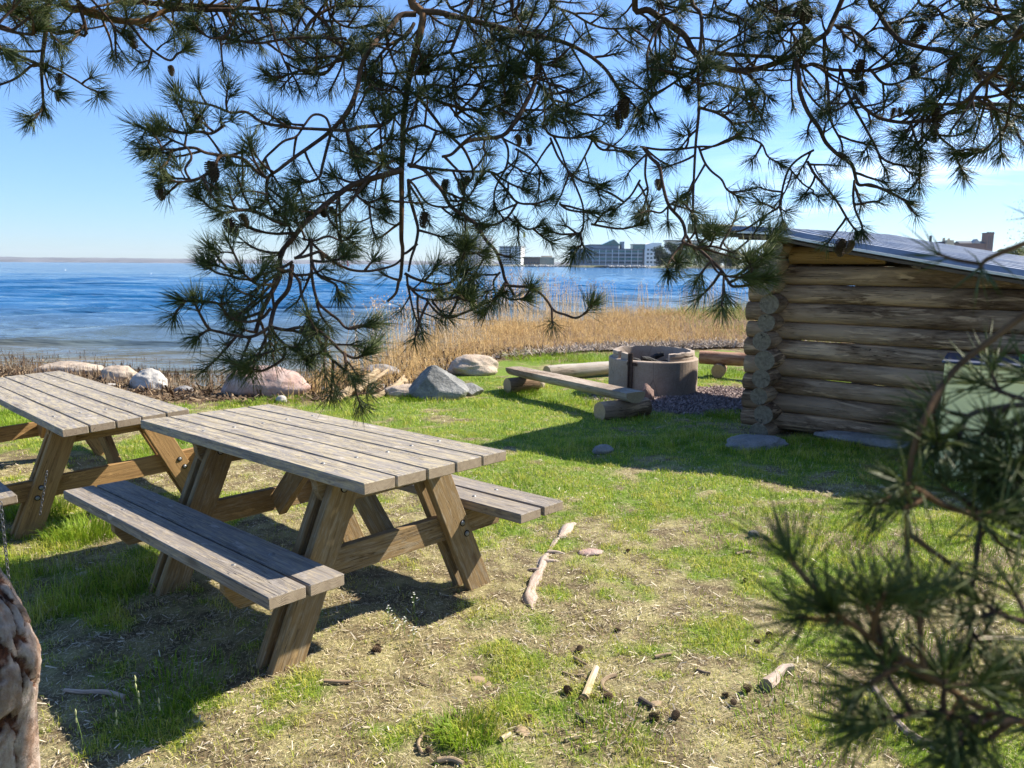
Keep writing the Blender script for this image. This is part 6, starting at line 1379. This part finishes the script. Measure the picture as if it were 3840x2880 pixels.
branch(ZC([(1330, -60), (1380, 80), (1430, 160), (1500, 230), (1640, 275), (1780, 295), (1860, 330), (1930, 400), (2030, 430)]), 2.05, 1.8, .008, .005, 1.2, True, side=.13, cones=[(1997, 50, 2., 1.9, 0), (2055, 138, 1.9, 1.3, 0), (2065, 132, 1.9, 1.3, 0), (2105, 115, 1.85, 1.5, 0), (2112, 145, 1.85, 1.2, 0)])
branch(ZC([(2260, 60), (2150, 90), (2060, 110), (1980, 160), (1900, 230), (1830, 330)]), 1.6, 1.8, .009, .004, 1.6, side=.13)
branch(ZC([(2300, 60), (2200, 160), (2130, 280), (2060, 400), (1960, 490), (1900, 560), (1850, 600)]), 1.35, 1.6, .009, .005, 1.7, True, side=.13, cnt=80)
branch(ZC([(945, 60), (945, 150), (940, 230), (915, 300)]), 2.1, 2.08, .005, .005, .6, True, tip=False, side=.12, cones=[(1727, 8, 2.05, 1.9, 0), (1723, 16, 2.06, 1.6, 0)])
for (a, d0, f, rt) in (([(440, -40), (480, 60), (560, 90), (640, 160)], 2.1, 1.5, 1), ([(620, -40), (700, 60), (760, 120), (820, 80)], 2.15, 1.5, 1), ([(1130, 160), (1200, 160), (1290, 220), (1330, 280)], 2.05, 1.4, 0), ([(1000, 240), (960, 160), (900, 130), (830, 150)], 2.1, 1.3, 0),
                       ([(330, 400), (250, 440), (160, 500), (60, 560), (0, 640)], 2., 1.8, 0), ([(340, 620), (440, 650), (520, 700), (560, 760)], 1.95, 1.9, 0), ([(340, 500), (420, 480), (520, 500), (640, 530)], 2., 1.9, 0), ([(550, 400), (640, 440), (700, 520), (740, 560)], 2.05, 1.6, 0), ([(130, 112), (60, 240), (40, 360), (80, 440)], 2.0, 1.7, 0), ([(230, 190), (180, 330), (200, 420), (260, 520)], 2.0, 1.5, 0),
                       ([(1600, -40), (1700, 40), (1760, 100), (1820, 120)], 2., 1.4, 1), ([(1850, -40), (1900, 60), (1960, 130)], 1.9, 1.8, 1), ([(2050, -60), (2060, 40), (2120, 140), (2200, 200)], 1.7, 2.2, 1), ([(1850, 400), (1780, 470), (1700, 520), (1640, 600)], 1.9, 2., 0), ([(1900, 560), (2000, 560), (2100, 540), (2230, 500)], 1.6, 2.4, 0), ([(1930, 400), (2020, 480), (2120, 560), (2220, 640)], 1.6, 2.2, 0), ([(1230, 300), (1300, 200), (1380, 160), (1450, 180)], 2.1, 1.2, 0), ([(1330, 405), (1400, 480), (1480, 480), (1560, 440)], 2., 1.1, 0), ([(100, -40), (140, 60), (110, 140)], 2.1, 1.4, 1), ([(780, 0), (800, 100), (880, 200), (920, 300)], 2.15, 1.1, 1)):
    branch(ZC(a), d0, d0-.06, .005, .003, f*1.3, bool(rt), side=.13)
# bare hanging shoots and gap fillers along the top
for (a, d0, f) in (([(700, -20), (720, 40), (760, 60), (810, 50)], 2.05, 2.), ([(960, -20), (1000, 30), (1060, 50), (1120, 40)], 2.1, 1.6), ([(1180, -20), (1240, 30), (1300, 60), (1370, 60)], 2.1, 1.8), ([(420, -20), (470, 20), (540, 30), (620, 20)], 2., 2.2), ([(1420, -20), (1480, 20), (1560, 40)], 2.1, 1.4), ([(1640, -20), (1690, 30), (1740, 30)], 2.1, 1.6), ([(1060, 60), (1080, 130), (1160, 170), (1230, 160)], 2.05, 1.8), ([(740, 110), (700, 160), (660, 150), (600, 170)], 1.95, 1.6)):
    branch(a, d0, d0-.04, .006, .003, f, a[0][1] < 0, side=.13)
# --- boughs close beside the camera, out of focus, lower right (belong to the right hand pine), needles coloured lighter against the crown's shade
branch([(2420, 1600), (2330, 1590), (2212, 1560), (2100, 1520), (1995, 1450), (1900, 1390), (1835, 1345), (1800, 1318)], 0.502, 0.441, .0036, .0022, 1.6, False, mat=M_limb, side=.055, ln=.048, cnt=40, spacing=.032, jit=.02, bright=.7, wn_=.0015)
branch([(2200, 1555), (2120, 1560), (2040, 1540), (1960, 1545), (1900, 1560)], 0.471, 0.441, .003, .002, 1.4, False, side=.04, ln=.045, cnt=33, spacing=.03, jit=.02, bright=.7, wn_=.0015)
branch([(2330, 560), (2260, 640), (2160, 720), (2060, 800), (2000, 900), (1968, 1000), (1960, 1150), (1966, 1270)], 0.608, 0.502, .0036, .0022, .35, False, mat=M_limb, side=.05, ln=.045, cnt=25, spacing=.05, bare=.5, jit=.02, bright=.7, wn_=.0015)
branch([(2340, 1130), (2240, 1112), (2120, 1110), (2040, 1092), (1990, 1062), (1950, 1045)], 0.547, 0.502, .0032, .0022, 1.2, False, mat=M_limb, side=.05, ln=.045, cnt=28, spacing=.04, jit=.02, bright=.7, wn_=.0015)
branch([(2120, 1110), (2112, 1190), (2098, 1290), (2095, 1400)], 0.532, 0.502, .0022, .0018, 1., False, side=.035, ln=.04, cnt=21, spacing=.04, jit=.02, bright=.7, wn_=.0014)
branch([(2330, 840), (2240, 870), (2160, 880), (2090, 900), (2070, 960)], 0.593, 0.547, .0032, .0022, 1.6, False, side=.055, ln=.048, cnt=33, spacing=.04, jit=.02, bright=.7, wn_=.0015)
branch([(2340, 1040), (2260, 1010), (2190, 1000), (2130, 1010)], 0.570, 0.547, .003, .002, 1.5, False, side=.05, ln=.045, cnt=33, spacing=.04, jit=.02, bright=.7, wn_=.0015)
branch([(2240, 880), (2215, 960), (2200, 1040), (2190, 1100)], 0.578, 0.547, .003, .002, 1.4, False, side=.045, ln=.045, cnt=28, spacing=.04, jit=.02, bright=.7, wn_=.0015)
branch([(2340, 500), (2260, 512), (2190, 535), (2130, 562), (2118, 580)], 0.608, 0.593, .003, .002, .3, False, mat=M_limb, side=.03, ln=.045, cnt=11, spacing=.06, jit=.02, bright=.7, wn_=.0014)
branch([(2118, 570), (2060, 560), (2025, 548)], 0.593, 0.593, .002, .0016, 0, False, side=.03, ln=.045, cnt=7, jit=.02, bright=.7, wn_=.0014)
branch([(2330, 1380), (2240, 1350), (2170, 1330), (2120, 1300)], 0.502, 0.471, .003, .002, .8, False, side=.045, ln=.045, cnt=25, spacing=.05, jit=.02, bright=.7, wn_=.0015)
# carrier limb that these boughs grow from, outside the picture at the right, up to the trunk
orgB = Vector(treeB.location); mb = MB()
ends = [PD(2420, 1600, 0.502), PD(2340, 1130, 0.547), PD(2330, 850, 0.593), PD(2330, 560, 0.608), PD(2340, 500, 0.608)]
hub = [Vector((.95, .80, 1.15)), Vector((1.15, .85, 1.45)), Vector((1.6, .95, 1.75)), Vector((2.3, 1.1, 2.0)), Vector((3.05, 1.3, 2.25))]
tube(mb, catmull([p-orgB for p in [ends[0]]+hub], 6), [.0048, .03], 8, wob=.12)
for e, hh in ((ends[1], hub[0]), (ends[2], hub[1]), (ends[3], hub[2]), (ends[4], hub[2]), (PD(2340, 1040, 0.570), hub[0]), (PD(2330, 1380, 0.502), hub[0])): tube(mb, catmull([e-orgB, (e+hh)/2-orgB+Vector((0, 0, .03)), hh-orgB], 5), [.0032, .006], 6, wob=.12)
mb.build('limb', [M_bark], treeB)
# --- unseen upper crown above the picture, added to shade the hanging boughs
def upper(tree, z, az, L_, rise, f=1.0):
    org = Vector(tree.location); p = Vector((0, 0, z)); d = Vector((math.sin(az), math.cos(az), rise)).normalized(); q = [p]
    for i in range(6): d = (d+rv()*.12).normalized(); q.append(q[-1]+d*L_/6)
    mb = MB(); nd = Needles(); qq = catmull(q, 4); tube(mb, qq, [.035, .008], 7, wob=.1)
    for i in range(4, len(qq)):
        for _ in range(int(3*f)):
            t = (qq[i]-qq[i-1]).normalized(); s_ = rv(); tw = MB(); e = qq[i]+(t*.6+s_)*random.uniform(.12, .34)
            if (e+org).z < 2.6: continue
            tube(mb, [qq[i], (qq[i]+e)/2+rv()*.02, e], [.004, .002], 4)
            m_ = (np.array(qq[i])*.45+np.array(e)*.55); nd.shoot(m_, np.array(e), 46, .06, .0026, .4, (20, 65))
    o = mb.build('shade_bough', [M_bark], tree); nd.build(o)
for z, az, L_, rise in ((3.3, -1.2, 2.2, .12), (3.4, -.9, 2.2, .15), (3.6, -1.5, 2.5, .15), (3.9, -.75, 1.9, .2), (4.1, -1.2, 2.6, .12), (4.4, -1.7, 2.2, .2), (4.6, -.5, 1.5, .25), (3.5, -.2, 1.2, .3), (3.3, .6, 1.4, .3), (3.2, 1.6, 1.6, .2), (3.8, 2.6, 1.6, .2), (4.2, -2.4, 1.8, .2), (4.9, -1.0, 1.6, .3), (5.1, 1.5, 1.2, .3)): upper(treeB, z, az, L_, rise)
for z, az, L_, rise in ((3.2, 1.35, 1.9, .14), (3.5, 1.1, 1.9, .15), (3.9, 1.6, 2.0, .15), (4.2, .9, 1.5, .2), (3.6, -1.2, 1.2, .3), (4.4, 2.4, 1.3, .3), (4.6, 1.3, 1.4, .25)): upper(treeA, z, az, L_, rise)

# ================================================================== HAZE
mb = MB(); mb.box((-9400, -395, -4), (9350, 9300, 140))
hz = bpy.data.materials.new('haze'); hz.use_nodes = True; ht = hz.node_tree; ht.nodes.clear()
ho = ht.nodes.new('ShaderNodeOutputMaterial'); pv = ht.nodes.new('ShaderNodeVolumePrincipled'); pv.inputs['Density'].default_value = 4.5e-5; pv.inputs['Color'].default_value = (.82, .90, 1, 1); pv.inputs['Anisotropy'].default_value = .2
ht.links.new(pv.outputs[0], ho.inputs['Volume'])
o = mb.build('haze', [hz], None, kind='stuff', label='thin pale sea haze over the bay', cat='haze')
